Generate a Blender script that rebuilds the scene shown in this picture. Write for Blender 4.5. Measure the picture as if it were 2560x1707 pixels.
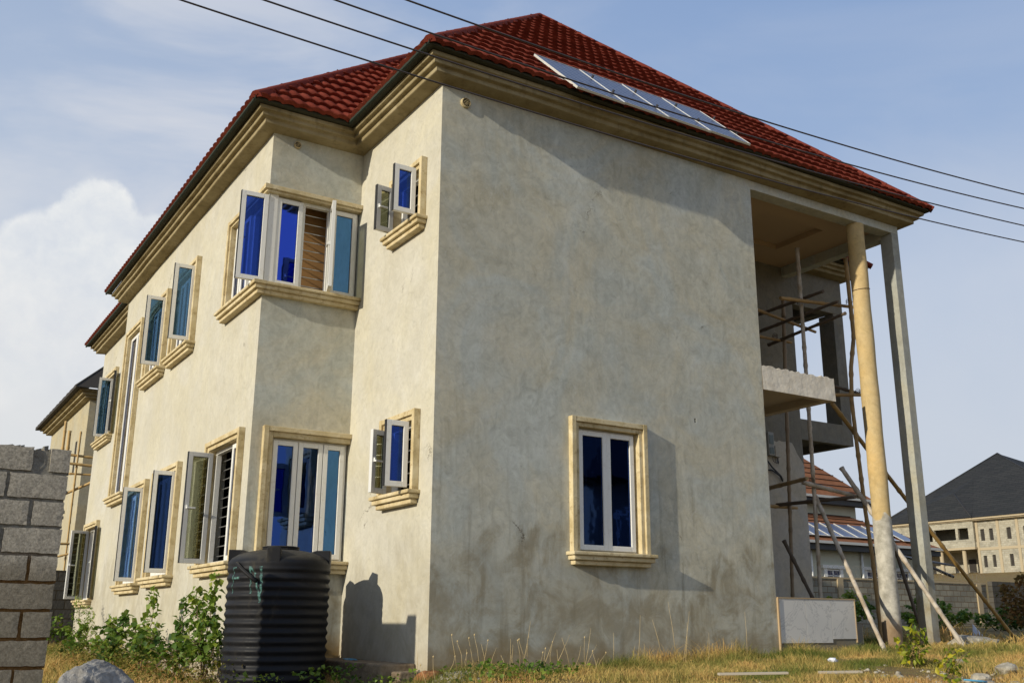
import bpy, bmesh, math, random
import numpy as np
from mathutils import Vector, Matrix
R = math.radians
S = bpy.context.scene
for o in list(bpy.data.objects): bpy.data.objects.remove(o)
random.seed(7); rng = np.random.default_rng(7)

# ------------------------------------------------------------------ camera
YAW, PITCH, ROLL, F = 0.558965, 0.273112, 0.005285, 2510.3
f_ = Vector((math.sin(YAW)*math.cos(PITCH), math.cos(YAW)*math.cos(PITCH), math.sin(PITCH)))
r0 = Vector((math.cos(YAW), -math.sin(YAW), 0)); u0_ = r0.cross(f_)
r_ = r0*math.cos(ROLL)+u0_*math.sin(ROLL); u_ = u0_*math.cos(ROLL)-r0*math.sin(ROLL)
cd = bpy.data.cameras.new('camera'); cam = bpy.data.objects.new('camera', cd); S.collection.objects.link(cam)
M = Matrix((r_, u_, -f_)).transposed().to_4x4(); M.translation = Vector((-5.169156, -9.911105, 1.6))
cam.matrix_world = M; cd.sensor_width = 36; cd.lens = 36*F/2560; cd.clip_start = .1; cd.clip_end = 3000
S.camera = cam

# ------------------------------------------------------------------ light and sky
SUN = Vector((1, .158, -.365)).normalized()
sd = bpy.data.lights.new('sun', 'SUN'); sd.energy = 4.3; sd.angle = R(.55); sd.color = (1, .915, .74)
so = bpy.data.objects.new('sun', sd); S.collection.objects.link(so)
so.rotation_euler = SUN.to_track_quat('-Z', 'Y').to_euler()
EL = math.asin(-SUN.z); ROT = math.atan2(-SUN.x, -SUN.y)
W = bpy.data.worlds.new('World'); S.world = W; W.use_nodes = True
S.view_settings.view_transform = 'Standard'; S.view_settings.look = 'None'
S.view_settings.exposure = 0; S.view_settings.gamma = 1

class NT:
    """tiny node helper"""
    def __init__(s, tree): s.t = tree; s.n = tree.nodes; s.l = tree.links
    def new(s, kind, **kw):
        n = s.n.new(kind)
        for k, v in kw.items():
            if k.startswith('i_'):
                k = k[2:]; k = int(k) if k.isdigit() else k.replace('_', ' ')
                s.put(n.inputs[k], v)
            else: setattr(n, k, v)
        return n
    def put(s, inp, v):
        if isinstance(v, bpy.types.NodeSocket): s.l.new(v, inp)
        elif isinstance(v, bpy.types.Node): s.l.new(v.outputs[0], inp)
        else:
            try: inp.default_value = v
            except Exception: inp.default_value = tuple(v)+(1,)
    def math(s, op, a, b=0., c=None, clamp=False):
        n = s.n.new('ShaderNodeMath'); n.operation = op; n.use_clamp = clamp
        s.put(n.inputs[0], a); s.put(n.inputs[1], b)
        if c is not None: s.put(n.inputs[2], c)
        return n.outputs[0]
    def vmath(s, op, a, b):
        n = s.n.new('ShaderNodeVectorMath'); n.operation = op
        s.put(n.inputs[0], a); s.put(n.inputs[1], b)
        return n.outputs['Value'] if op in ('DOT_PRODUCT', 'LENGTH', 'DISTANCE') else n.outputs[0]
    def mix(s, fac, a, b, mode='MIX'):
        n = s.n.new('ShaderNodeMix'); n.data_type = 'RGBA'; n.blend_type = mode
        s.put(n.inputs[0], fac); s.put(n.inputs[6], a); s.put(n.inputs[7], b)
        return n.outputs[2]
    def ramp(s, fac, stops, interp='LINEAR'):
        n = s.n.new('ShaderNodeValToRGB'); s.put(n.inputs[0], fac); cr = n.color_ramp; cr.interpolation = interp
        while len(cr.elements) > 1: cr.elements.remove(cr.elements[-1])
        for i, (p, c) in enumerate(stops):
            e = cr.elements[0] if i == 0 else cr.elements.new(p)
            e.position = p; c = (c, c, c) if not hasattr(c, '__len__') else c; e.color = tuple(c)+(1,)
        return n.outputs[0]
    def sstep(s, x, a, b):
        n = s.n.new('ShaderNodeMapRange'); n.interpolation_type = 'SMOOTHSTEP'
        s.put(n.inputs[0], x); n.inputs[1].default_value = a; n.inputs[2].default_value = b
        return n.outputs[0]
    def noise(s, vec, scale, detail=5, rough=.55, dist=0.):
        n = s.n.new('ShaderNodeTexNoise'); s.put(n.inputs['Vector'], vec)
        n.inputs['Scale'].default_value = scale; n.inputs['Detail'].default_value = detail
        n.inputs['Roughness'].default_value = rough; n.inputs['Distortion'].default_value = dist
        return n.outputs[0]
    def pos(s, sc=(1, 1, 1), off=(0, 0, 0)):
        g = s.n.new('ShaderNodeNewGeometry'); m = s.n.new('ShaderNodeMapping')
        s.l.new(g.outputs['Position'], m.inputs[0]); m.inputs['Scale'].default_value = sc; m.inputs['Location'].default_value = off
        return m.outputs[0]
    def sep(s, vec):
        n = s.n.new('ShaderNodeSeparateXYZ'); s.put(n.inputs[0], vec); return n.outputs

w = NT(W.node_tree); w.n.clear()
out = w.new('ShaderNodeOutputWorld'); bg = w.new('ShaderNodeBackground'); w.l.new(bg.outputs[0], out.inputs[0])
sky = w.new('ShaderNodeTexSky', sky_type='NISHITA', sun_disc=False, sun_elevation=EL, sun_rotation=ROT)
sky.altitude = 200; sky.air_density = 1.0; sky.dust_density = 1.2; sky.ozone_density = 2.0
tc = w.new('ShaderNodeTexCoord'); d = w.vmath('NORMALIZE', tc.outputs['Generated'], (0, 0, 0)); xyz = w.sep(d)
# scale the physical sky to picture range, then veil it with pale haze and thin cloud
base = w.mix(1., sky.outputs[0], (.10, .10, .10), 'MULTIPLY')
hz = w.ramp(xyz[2], [(0, 1.), (.2, .9), (.4, .82), (.6, .76), (1., .6)])
veil = w.ramp(xyz[2], [(0, (.60, .64, .70)), (.16, (.61, .66, .75)), (.3, (.56, .63, .77)), (.42, (.45, .55, .74)), (.6, (.34, .46, .70)), (1, (.24, .38, .68))])
col = w.mix(w.math('MINIMUM', w.math('ADD', hz, .12), 1.), base, veil)
away = w.sstep(w.vmath('DOT_PRODUCT', d, (.82, .35, .45)), .62, .98)
col = w.mix(1., col, w.mix(away, (1.0, .985, .95), (.76, .84, .92)), 'MULTIPLY')
# wispy high cloud
cv = w.vmath('MULTIPLY', d, (1.2, 1.2, 3.4)); wn = w.noise(cv, 2.1, 6, .55, .6)
wisp = w.math('MULTIPLY', w.sstep(wn, .42, .66), w.ramp(xyz[2], [(0, .3), (.15, .6), (.35, .62), (.6, .42), (1, .1)]))
left = w.sstep(w.vmath('DOT_PRODUCT', d, (.05, .93, .30)), .80, .97)
wisp = w.math('MULTIPLY', wisp, w.math('MULTIPLY_ADD', left, 1.15, .22))
col = w.mix(wisp, col, (.72, .73, .77))
# low bright bank on the left
bank = w.math('MULTIPLY', w.sstep(w.math('ADD', w.vmath('DOT_PRODUCT', d, (.10, .955, .16)), w.math('MULTIPLY', w.noise(d, 5, 6), .05)), .965, 1.02), .7)
col = w.mix(bank, col, (.80, .81, .80))
# cumulus: lumps round fixed sky directions, edges broken by noise
dn = w.vmath('ADD', d, w.vmath('MULTIPLY', w.vmath('SUBTRACT', w.new('ShaderNodeTexNoise', i_Vector=d, i_Scale=26, i_Detail=8, i_Roughness=.58).outputs[1], (.5, .5, .5)), (.030, .030, .030)))
m = None
for c, rad in [((.131, .920, .358), .033), ((.112, .930, .338), .030), ((.150, .927, .335), .036), ((.088, .941, .315), .040), ((.130, .938, .312), .05),
               ((.180, .922, .330), .036), ((.19, .93, .30), .05), ((.08, .95, .28), .06), ((.15, .945, .27), .075), ((.06, .96, .24), .07)]:
    c = Vector(c).normalized()
    k = w.sstep(w.vmath('DISTANCE', dn, tuple(c)), rad*1.06, rad*.80)
    m = k if m is None else w.math('MAXIMUM', m, k)
cshade = w.ramp(w.noise(dn, 15, 7, .6), [(.36, (.70, .74, .80)), (.5, (.82, .84, .85)), (.62, (.93, .925, .90))])
col = w.mix(w.math('MULTIPLY', m, w.ramp(xyz[2], [(.16, .15), (.26, .45), (.32, .72), (.37, .85)])), col, cshade)
# soft cloud low on the right
rb = w.math('MULTIPLY', w.sstep(w.math('ADD', w.vmath('DOT_PRODUCT', d, (.84, .50, .16)), w.math('MULTIPLY', w.noise(d, 7, 6), .04)), .96, 1.02), .5)
col = w.mix(rb, col, (.70, .72, .76))
w.put(bg.inputs[0], col); bg.inputs[1].default_value = 1.0

# ------------------------------------------------------------------ materials
MATS = {}
def mat(name, base=(.5, .5, .5), rough=.8, metal=0., spec=.5, build=None):
    if name in MATS: return MATS[name]
    m = bpy.data.materials.new(name); m.use_nodes = True; t = NT(m.node_tree)
    b = t.n['Principled BSDF']; b.inputs['Base Color'].default_value = tuple(base)+(1,)
    b.inputs['Roughness'].default_value = rough; b.inputs['Metallic'].default_value = metal
    b.inputs['Specular IOR Level'].default_value = spec
    if build: build(t, b)
    MATS[name] = m; return m
def bump(t, b, h, strength=.3, dist=.01):
    n = t.new('ShaderNodeBump'); n.inputs['Strength'].default_value = strength; n.inputs['Distance'].default_value = dist
    t.put(n.inputs['Height'], h); t.l.new(n.outputs[0], b.inputs['Normal'])

def plaster(c0, c1, c2, stain=1., streak=.5, cracks=True, hue=((1.05, 1., .88), (.97, 1., 1.04)), mott=.26):
    def f(t, b):
        p = t.pos(); z = t.sep(p)[2]
        big = t.noise(p, .75, 7, .62, .9); mid = t.noise(p, 2.6, 7, .68, 1.2)
        v = t.math('ADD', t.math('MULTIPLY', big, .55), t.math('MULTIPLY', mid, .45))
        c = t.ramp(v, [(.32, c0), (.5, c1), (.68, c2)])
        fm = t.noise(t.pos((1, 1, .8), (13, 2, 7)), 5.5, 6, .66, 1.6); c = t.mix(mott, c, t.ramp(fm, [(.36, tuple(x*.62 for x in c1)), (.5, c1), (.64, tuple(min(1, x*1.28) for x in c1))]))
        c = t.mix(1., c, t.ramp(t.noise(t.pos((1, 1, 1), (21, 3, 6)), .8, 6, .6, 1.2), [(.38, hue[0]), (.6, hue[1])]), 'MULTIPLY')
        sv = t.noise(t.pos((5.5, 5.5, .55)), 1.3, 6, .6, .3); lowz = t.math('MULTIPLY_ADD', t.sstep(z, 4.4, 2.2), .75, .25)
        c = t.mix(t.math('MULTIPLY', t.math('MULTIPLY', t.sstep(sv, .50, .76), streak*.9), lowz), c, (.15, .13, .085), 'MIX')
        lv = t.noise(t.pos((7, 7, .6), (9, 3, 5)), 1.0, 6, .65, .2)
        c = t.mix(t.math('MULTIPLY', t.sstep(lv, .54, .78), streak*.4), c, (.60, .57, .48))
        # trowel marks: small curved brighter flecks
        tw = t.noise(t.pos((1, 1, 1), (4, 4, 4)), 6.5, 4, .5, 3.5)
        c = t.mix(t.math('MULTIPLY', t.sstep(tw, .57, .68), .28), c, c2)
        tw2 = t.noise(t.pos((1, 1, 1), (8, 4, 2)), 4.3, 5, .55, 4.0)
        c = t.mix(t.math('MULTIPLY', t.sstep(tw2, .56, .70), .22), c, tuple(x*.55 for x in c0))
        # damp and soil that climbed the wall foot
        edge = t.math('ADD', z, t.math('MULTIPLY', t.math('SUBTRACT', t.noise(t.pos((1.3, 1.3, .7)), 1., 8, .68, .6), .5), 3.4))
        damp = t.math('MULTIPLY', t.sstep(edge, 2.55, 2.05), t.math('MULTIPLY_ADD', t.sstep(t.noise(p, 2.1, 6, .65, .8), .40, .62), .7, .3))
        c = t.mix(t.math('MULTIPLY', damp, .55*stain), c, (.225, .18, .10))
        soil = t.sstep(t.math('ADD', z, t.math('MULTIPLY', t.noise(t.pos((1.1, 1.1, 1.1), (3, 0, 7)), 1.2, 6), .9)), 1.95, 1.45)
        c = t.mix(t.math('MULTIPLY', soil, .7*stain), c, (.22, .135, .035))
        arcs = t.noise(t.pos((1, 1, 1.0), (2, 9, 4)), 3.2, 3, .5, 5.0)
        c = t.mix(t.math('MULTIPLY', t.sstep(arcs, .47, .60), .13), c, tuple(x*.62 for x in c1))
        pat = t.sstep(t.noise(t.pos((1, 1, 1), (33, 1, 8)), .55, 8, .62, .7), .47, .51)
        c = t.mix(t.math('MULTIPLY', pat, .12), c, tuple(x*.72 for x in c1))
        h = t.math('MULTIPLY', mid, .5)
        if cracks:
            vo = t.new('ShaderNodeTexVoronoi', feature='DISTANCE_TO_EDGE', i_Scale=.62)
            pd = t.vmath('ADD', p, t.vmath('MULTIPLY', t.new('ShaderNodeTexNoise', i_Vector=p, i_Scale=2.2, i_Detail=8, i_Roughness=.68).outputs[1], (.8, .8, .8)))
            t.put(vo.inputs['Vector'], pd)
            cr = t.math('MULTIPLY', t.sstep(vo.outputs[0], .008, .001), t.sstep(t.noise(p, 1.0, 3), .60, .66))
            c = t.mix(t.math('MULTIPLY', cr, .75), c, (.07, .055, .035))
            h = t.math('SUBTRACT', h, t.math('MULTIPLY', cr, .6))
        t.put(b.inputs['Base Color'], c)
        h = t.math('ADD', h, t.math('MULTIPLY', t.noise(p, 38, 3), .05))
        bump(t, b, h, .35, .014)
    return f
PL = mat('cement_render', rough=.93, spec=.2, build=plaster((.365, .352, .29), (.50, .493, .43), (.60, .598, .555), 1.3, .75, True, ((1.06, 1., .88), (.95, .995, 1.03)), .32))
PLW = mat('skimmed_render', rough=.92, spec=.2, build=plaster((.45, .42, .335), (.515, .49, .41), (.575, .555, .49), .6, .2, True, ((1.02, 1., .93), (1., 1., 1.01)), .12))
PIER = mat('column_paint', rough=.85, spec=.25, build=plaster((.46, .32, .14), (.56, .41, .20), (.62, .47, .26), .7, .12, False))
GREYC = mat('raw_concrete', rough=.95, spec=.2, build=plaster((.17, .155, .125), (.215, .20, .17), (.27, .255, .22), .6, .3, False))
COAT = mat('white_skim', rough=.9, spec=.2, build=plaster((.42, .385, .33), (.50, .46, .40), (.56, .52, .46), .2, .12, False))

def corn(t, b):
    p = t.pos(); n1 = t.noise(p, 2.2, 6, .6, .4); n2 = t.noise(t.pos((7, 7, 1.2)), 1.6, 6, .6)
    c = t.ramp(n1, [(.3, (.21, .165, .085)), (.5, (.29, .235, .13)), (.7, (.37, .31, .19))])
    c = t.mix(t.math('MULTIPLY', t.sstep(n2, .5, .72), .55), c, (.15, .115, .06))
    t.put(b.inputs['Base Color'], c); bump(t, b, t.noise(p, 9, 6), .3, .01)
CORN = mat('moulding_cement', rough=.9, spec=.2, build=corn)
def trimm(t, b):
    p = t.pos(); n1 = t.noise(p, 3.5, 6, .65, .4)
    c = t.ramp(n1, [(.32, (.42, .33, .17)), (.5, (.56, .46, .27)), (.68, (.66, .57, .38))])
    c = t.mix(t.math('MULTIPLY', t.sstep(t.noise(p, 11, 6, .75), .52, .66), .55), c, (.24, .155, .055))
    t.put(b.inputs['Base Color'], c); bump(t, b, t.noise(p, 25, 5), .35, .008)
TRIM = mat('trim_cement', rough=.85, spec=.25, build=trimm)
def colm(t, b):
    plaster((.44, .31, .13), (.54, .40, .20), (.60, .46, .26), 0., .10, False)(t, b)
    src = b.inputs['Base Color'].links[0].from_socket; p = t.pos(); z = t.sep(p)[2]
    e = t.math('ADD', z, t.math('MULTIPLY', t.noise(p, 3.5, 5, .55, .5), .9)); gry = t.ramp(t.noise(p, 7, 6, .65), [(.35, (.30, .28, .23)), (.6, (.52, .49, .42))])
    c = t.mix(t.sstep(e, 3.66, 3.60), src, gry); e2 = t.math('ADD', z, t.math('MULTIPLY', t.noise(p, 2.5, 5), .9))
    c = t.mix(t.math('MULTIPLY', t.sstep(e2, 2.3, 1.95), .8), c, (.22, .13, .055)); t.put(b.inputs['Base Color'], c)
PIER = mat('round_column_paint', rough=.85, spec=.25, build=colm)
def pvc(t, b):
    p = t.pos(); n1 = t.sstep(t.noise(p, 16, 6, .7), .52, .75)
    c = t.mix(t.math('MULTIPLY', n1, .3), (.74, .73, .69), (.36, .28, .17)); t.put(b.inputs['Base Color'], c)
PVC = mat('white_upvc', rough=.42, build=pvc)
PVCI = mat('grey_upvc', (.62, .62, .60), rough=.5)
RUB = mat('black_rubber', (.012, .012, .012), .7)
STEEL = mat('steel', (.55, .55, .54), .38, .8)
BARK = mat('dark_bars', (.04, .04, .045), .5, .3)
def glass(col, rough=.03, dirt=.25, trans=0., tint=(.62, .64, .52)):
    def f(t, b):
        p = t.pos(); n = t.noise(t.pos((6, 6, .8)), 1.2, 6, .7)
        sp = t.math('MULTIPLY', t.sstep(n, .56, .78), dirt)
        b.inputs['Metallic'].default_value = 1.
        t.put(b.inputs['Base Color'], t.mix(sp, col, (.35, .42, .55)))
        t.put(b.inputs['Roughness'], t.math('MULTIPLY_ADD', sp, .5, rough))
        bump(t, b, t.noise(p, 1.6, 3), .14, .02)
        if trans:
            tr = t.new('ShaderNodeBsdfTransparent', i_Color=tuple(tint)+(1,)); mx = t.new('ShaderNodeMixShader')
            mx.inputs[0].default_value = trans
            o = t.n['Material Output']; t.l.new(b.outputs[0], mx.inputs[1]); t.l.new(tr.outputs[0], mx.inputs[2]); t.l.new(mx.outputs[0], o.inputs[0])
    return f
G_BLUE = mat('blue_mirror_glass', build=glass((.035, .075, .46)))
G_BLUT = mat('blue_see_through_glass', build=glass((.06, .13, .45), .04, .5, .72, (.17, .27, .68)))
G_TELT = mat('teal_see_through_glass', build=glass((.14, .27, .45), .04, .5, .65, (.26, .42, .62)))
G_NAVT = mat('navy_see_through_glass', build=glass((.03, .07, .22), .04, .5, .6, (.11, .18, .38)))
G_SKYT = mat('sky_reflection_glass', build=glass((.28, .50, .88), .04, .4, .5, (.20, .38, .66)))  # paler copy of the blue glass, sky reflection put into its tint
G_TEAL = mat('teal_mirror_glass', build=glass((.055, .15, .34)))
G_DARK = mat('dark_blue_glass', build=glass((.025, .06, .22), .03, .3))
G_CLR = mat('clear_tinted_glass', build=glass((.45, .47, .36), .05, .3, .5))
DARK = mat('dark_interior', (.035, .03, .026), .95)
BROWN = mat('brown_inner_wall', (.42, .23, .085), .9)
def tile(t, b):
    p = t.pos(); n = t.noise(p, 3, 6, .6); n2 = t.noise(p, 60, 3)
    c = t.ramp(n, [(.3, (.15, .031, .019)), (.5, (.22, .046, .028)), (.7, (.29, .068, .042))])
    c = t.mix(t.math('MULTIPLY', t.sstep(n2, .45, .7), .45), c, (.075, .012, .010)); c = t.mix(t.math('MULTIPLY', t.sstep(t.noise(t.pos((1, 1, 1), (5, 5, 5)), 1.1, 5, .7), .55, .72), .3), c, (.28, .085, .06))
    t.put(b.inputs['Base Color'], c); bump(t, b, n2, .5, .006)
TILE = mat('red_roof_tile', rough=.95, spec=.08, build=tile)
CAP = mat('red_ridge', (.18, .036, .023), .92, spec=.1)
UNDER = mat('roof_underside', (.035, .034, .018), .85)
def tank_m(t, b):
    p = t.pos(); n = t.noise(t.pos((3, 3, 1)), 1.6, 7, .65, .5)
    c = t.ramp(n, [(.35, (.008, .009, .012)), (.58, (.013, .013, .015)), (.75, (.05, .045, .035))]); nz = t.sep(t.new('ShaderNodeNewGeometry').outputs['Normal'])[2]; c = t.mix(t.math('MULTIPLY', t.sstep(nz, .45, .95), t.math('MULTIPLY_ADD', t.noise(p, 9, 6, .7), .9, .1)), c, (.085, .078, .062)); t.put(b.inputs['Base Color'], c)
    t.put(b.inputs['Roughness'], t.ramp(n, [(.3, .42), (.7, .75)])); b.inputs['Specular IOR Level'].default_value = .2; bump(t, b, t.noise(p, 30, 4), .15, .004)
TANK = mat('black_tank_plastic', build=tank_m)
def bam(t, b):
    oi = t.new('ShaderNodeObjectInfo'); p = t.pos()
    c = t.ramp(oi.outputs['Random'], [(0, (.33, .20, .075)), (.35, (.42, .27, .11)), (.6, (.26, .19, .12)), (.8, (.36, .33, .28)), (1, (.20, .13, .06))])
    n = t.noise(p, 5, 5, .65); c = t.mix(t.math('MULTIPLY', t.sstep(n, .45, .7), .55), c, (.12, .085, .05))
    t.put(b.inputs['Base Color'], c); bump(t, b, t.noise(p, 22, 4), .3, .006)
BAM = mat('bamboo', rough=.65, build=bam)
BAMD = mat('weathered_dark_bamboo', (.11, .08, .055), .8)
BAMW = mat('sun_bleached_bamboo', (.50, .43, .34), .7, build=lambda t, b: t.put(b.inputs['Base Color'], t.ramp(t.noise(t.pos(), 5, 6, .65), [(.35, (.30, .23, .15)), (.6, (.52, .46, .38))])))
ROPE = mat('binding_wire', (.10, .06, .035), .8)
def blockm(lo):
    def f(t, b):
        p = t.pos(); z = t.sep(p)[2]
        v = t.new('ShaderNodeTexVoronoi', i_Vector=p, i_Scale=120.); n = t.noise(p, 55, 6, .75); n2 = t.noise(p, 3, 5)
        c = t.ramp(n, [(.3, tuple(x*.45 for x in lo)), (.5, lo), (.7, tuple(min(1, x*1.6) for x in lo))])
        br = t.math('MULTIPLY', t.sstep(t.math('ADD', z, t.math('MULTIPLY', n2, .3)), 2.28, 2.10), .5)
        c = t.mix(br, c, (.10, .078, .04))
        t.put(b.inputs['Base Color'], c)
        bump(t, b, t.math('ADD', t.math('MULTIPLY', v.outputs[0], 1.), n), .4, .0025)
    return f
BLOCK = mat('rough_cement_block', rough=.97, spec=.1, build=blockm((.36, .325, .265)))
def mortar(t, b):
    p = t.pos(); z = t.sep(p)[2]; n = t.noise(p, 20, 6, .7)
    c = t.ramp(n, [(.3, (.13, .12, .10)), (.7, (.28, .265, .23))])
    c = t.mix(t.sstep(z, 2.2, 2.05), c, t.ramp(n, [(.3, (.10, .055, .02)), (.7, (.22, .12, .045))]))
    t.put(b.inputs['Base Color'], c); bump(t, b, n, .9, .02)
MORT = mat('mortar', rough=.97, spec=.1, build=mortar)
def farblock(c1, c2, cm, sc=1., axis='x'):
    def f(t, b):
        g = t.sep(t.pos()); cmb = t.new('ShaderNodeCombineXYZ')
        t.l.new(g[0 if axis == 'x' else 1], cmb.inputs[0]); t.l.new(g[2], cmb.inputs[1])
        br = t.new('ShaderNodeTexBrick', i_Vector=cmb.outputs[0], i_Color1=c1+(1,), i_Color2=c2+(1,), i_Mortar=cm+(1,), i_Scale=1.)
        br.inputs['Brick Width'].default_value = .47*sc; br.inputs['Row Height'].default_value = .235*sc; br.inputs['Mortar Size'].default_value = .016*sc
        n = t.noise(t.pos(), 1.1, 6, .65)
        c = t.mix(t.math('MULTIPLY', t.sstep(n, .45, .68), .55), br.outputs[0], tuple(x*.45 for x in c1))
        t.put(b.inputs['Base Color'], c); bump(t, b, t.math('SUBTRACT', t.noise(t.pos(), 12, 5), br.outputs[1]), .5, .03)
    return f
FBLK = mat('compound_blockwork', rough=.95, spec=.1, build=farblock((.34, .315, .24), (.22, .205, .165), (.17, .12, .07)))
FBLKD = mat('shaded_blockwork', rough=.95, spec=.1, build=farblock((.11, .10, .085), (.08, .075, .065), (.06, .05, .035)))  # darker copy of the compound blockwork, shade put into its colour
FBLKE = mat('house_blockwork', rough=.95, spec=.1, build=farblock((.42, .395, .32), (.33, .31, .25), (.33, .28, .19), 1., 'y'))
FCEM = mat('house_ring_beam', (.40, .33, .22), .9)
def dtile(t, b):
    g = t.sep(t.pos()); cmb = t.new('ShaderNodeCombineXYZ'); t.l.new(g[1], cmb.inputs[0]); t.l.new(g[2], cmb.inputs[1])
    br = t.new('ShaderNodeTexBrick', i_Vector=cmb.outputs[0], i_Color1=(.024, .026, .028, 1), i_Color2=(.034, .035, .036, 1), i_Mortar=(.014, .014, .015, 1), i_Scale=1.)
    br.inputs['Brick Width'].default_value = 1.3; br.inputs['Row Height'].default_value = .26; br.inputs['Mortar Size'].default_value = .025
    t.put(b.inputs['Base Color'], br.outputs[0])
DSLATE = mat('charcoal_shingle', rough=.9, spec=.2, build=dtile)
BTILE = mat('brown_roof_tile', rough=.85, spec=.2, build=lambda t, b: t.put(b.inputs['Base Color'], t.ramp(t.noise(t.pos(), 2.5, 5), [(.3, (.19, .075, .032)), (.7, (.27, .115, .055))])))
BTILED = mat('brown_tile_step', (.03, .015, .01), .9)
CREAM = mat('cream_paint', rough=.85, build=lambda t, b: t.put(b.inputs['Base Color'], t.ramp(t.noise(t.pos((1, 1, .5)), 1.2, 6), [(.3, (.46, .46, .36)), (.7, (.56, .555, .44))])))
GUT = mat('gutter_grey', (.50, .50, .47), .6); FASC = mat('fascia_dark', (.05, .055, .06), .7); WHITE = mat('white_paint', (.75, .75, .72), .6)
def cells(t, b):
    uv = t.new('ShaderNodeTexCoord').outputs['UV']
    br = t.new('ShaderNodeTexBrick', i_Vector=uv, i_Scale=1., i_Color1=(.04, .05, .10, 1), i_Color2=(.05, .06, .115, 1), i_Mortar=(.26, .27, .32, 1)); br.offset = 0
    br.inputs['Brick Width'].default_value = 1/6; br.inputs['Row Height'].default_value = .1; br.inputs['Mortar Size'].default_value = .008
    t.put(b.inputs['Base Color'], br.outputs[0]); b.inputs['Coat Weight'].default_value = .0; b.inputs['Coat Roughness'].default_value = .12
CELL = mat('solar_cells', rough=.34, spec=.3, build=cells)
ALU = mat('aluminium_frame', (.72, .71, .66), .35, .25)
def marble(t, b):
    p = t.pos(); v = t.noise(p, 1.5, 8, .6, 2.2); l = t.math('ABSOLUTE', t.math('SUBTRACT', v, .5))
    c = t.mix(t.math('MULTIPLY', t.sstep(l, .02, .0), .4), (.62, .60, .56), (.22, .22, .23))
    c = t.mix(t.math('MULTIPLY', t.sstep(t.noise(p, 6, 6, .7), .60, .74), .6), c, (.11, .10, .075))
    t.put(b.inputs['Base Color'], c)
MARB = mat('marble_tile', rough=.42, build=marble)
def soil_m(t, b):
    p = t.pos(); n = t.noise(p, .9, 7, .65, .4); n2 = t.noise(p, 14, 6, .7)
    c = t.ramp(n, [(.3, (.13, .085, .035)), (.5, (.22, .155, .07)), (.7, (.17, .15, .05))])
    c = t.mix(t.math('MULTIPLY', t.sstep(n2, .52, .7), .6), c, (.34, .27, .17)); t.put(b.inputs['Base Color'], c)
    bump(t, b, n2, .9, .04)
SOIL = mat('dry_soil', rough=.97, spec=.1, build=soil_m)
def vcol(stops, rough=.75, trans=.25):
    def f(t, b):
        a = t.new('ShaderNodeAttribute', attribute_name='rnd'); p = t.pos()
        v = t.math('ADD', t.math('MULTIPLY', a.outputs['Fac'], .55), t.math('MULTIPLY', t.sstep(t.noise(p, 1.1, 5, .6), .34, .66), .45))
        c = t.ramp(v, stops); t.put(b.inputs['Base Color'], c)
        tr = t.new('ShaderNodeBsdfTranslucent'); t.put(tr.inputs[0], c); mx = t.new('ShaderNodeMixShader'); mx.inputs[0].default_value = trans
        o = t.n['Material Output']; t.l.new(b.outputs[0], mx.inputs[1]); t.l.new(tr.outputs[0], mx.inputs[2]); t.l.new(mx.outputs[0], o.inputs[0])
    return f
GRASS = mat('dry_grass', rough=.7, spec=.2, build=vcol([(.0, (.08, .125, .02)), (.25, (.19, .20, .045)), (.42, (.38, .30, .09)), (.6, (.62, .43, .15)), (.78, (.45, .25, .085)), (1, (.76, .58, .30))]))
LEAF = mat('shrub_leaf', rough=.55, spec=.35, build=vcol([(0, (.035, .08, .014)), (.3, (.09, .17, .022)), (.65, (.20, .29, .035)), (1, (.36, .38, .06))], trans=.4))
LEAFY = mat('sapling_leaf', rough=.5, spec=.35, build=vcol([(0, (.05, .12, .015)), (.5, (.20, .26, .02)), (.8, (.50, .42, .02)), (1, (.55, .40, .03))], trans=.35))
LEAFD = mat('dry_leaf', rough=.8, spec=.1, build=vcol([(0, (.10, .10, .02)), (.4, (.22, .13, .04)), (.8, (.33, .17, .06)), (1, (.42, .30, .12))], trans=.2))
OLIVE = mat('olive_undergrowth', rough=.8, spec=.1, build=vcol([(0, (.06, .085, .015)), (.4, (.15, .16, .03)), (.75, (.27, .21, .06)), (1, (.34, .20, .07))], trans=.25))
STEM = mat('stem', (.16, .11, .06), .85)
def rock_m(t, b):
    p = t.pos(); n = t.noise(p, 7, 8, .7, .4); c = t.ramp(n, [(.35, (.14, .135, .13)), (.52, (.27, .26, .245)), (.68, (.40, .385, .36))])
    t.put(b.inputs['Base Color'], c); bump(t, b, t.noise(p, 18, 8, .7), .9, .03)
ROCK = mat('granite', rough=.95, spec=.15, build=rock_m)
RUBB = mat('pale_rubble', rough=.95, spec=.1, build=lambda t, b: (t.put(b.inputs['Base Color'], t.ramp(t.noise(t.pos(), 9, 6, .7), [(.35, (.22, .19, .14)), (.65, (.46, .42, .34))])), bump(t, b, t.noise(t.pos(), 25, 6), .7, .02)))
LAT = mat('laterite', rough=.97, spec=.1, build=lambda t, b: (t.put(b.inputs['Base Color'], t.ramp(t.noise(t.pos(), 9, 6, .7), [(.35, (.16, .07, .03)), (.65, (.34, .16, .07))])), bump(t, b, t.noise(t.pos(), 25, 6), .8, .02)))
WIRE = mat('cable', (.055, .04, .035), .6)
PAINT = mat('turquoise_paint', rough=.7, build=lambda t, b: t.put(b.inputs['Base Color'], t.ramp(t.noise(t.pos(), 30, 4), [(.42, (.012, .03, .03)), (.66, (.10, .25, .22))])))
PLAST = mat('plastic_film', (.62, .64, .72), .35); BLUEP = mat('blue_plastic', (.10, .35, .55), .4); DIM = mat('meter_case', (.30, .30, .27), .5)
GLS = mat('meter_screen', (.10, .13, .12), .2)

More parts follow.
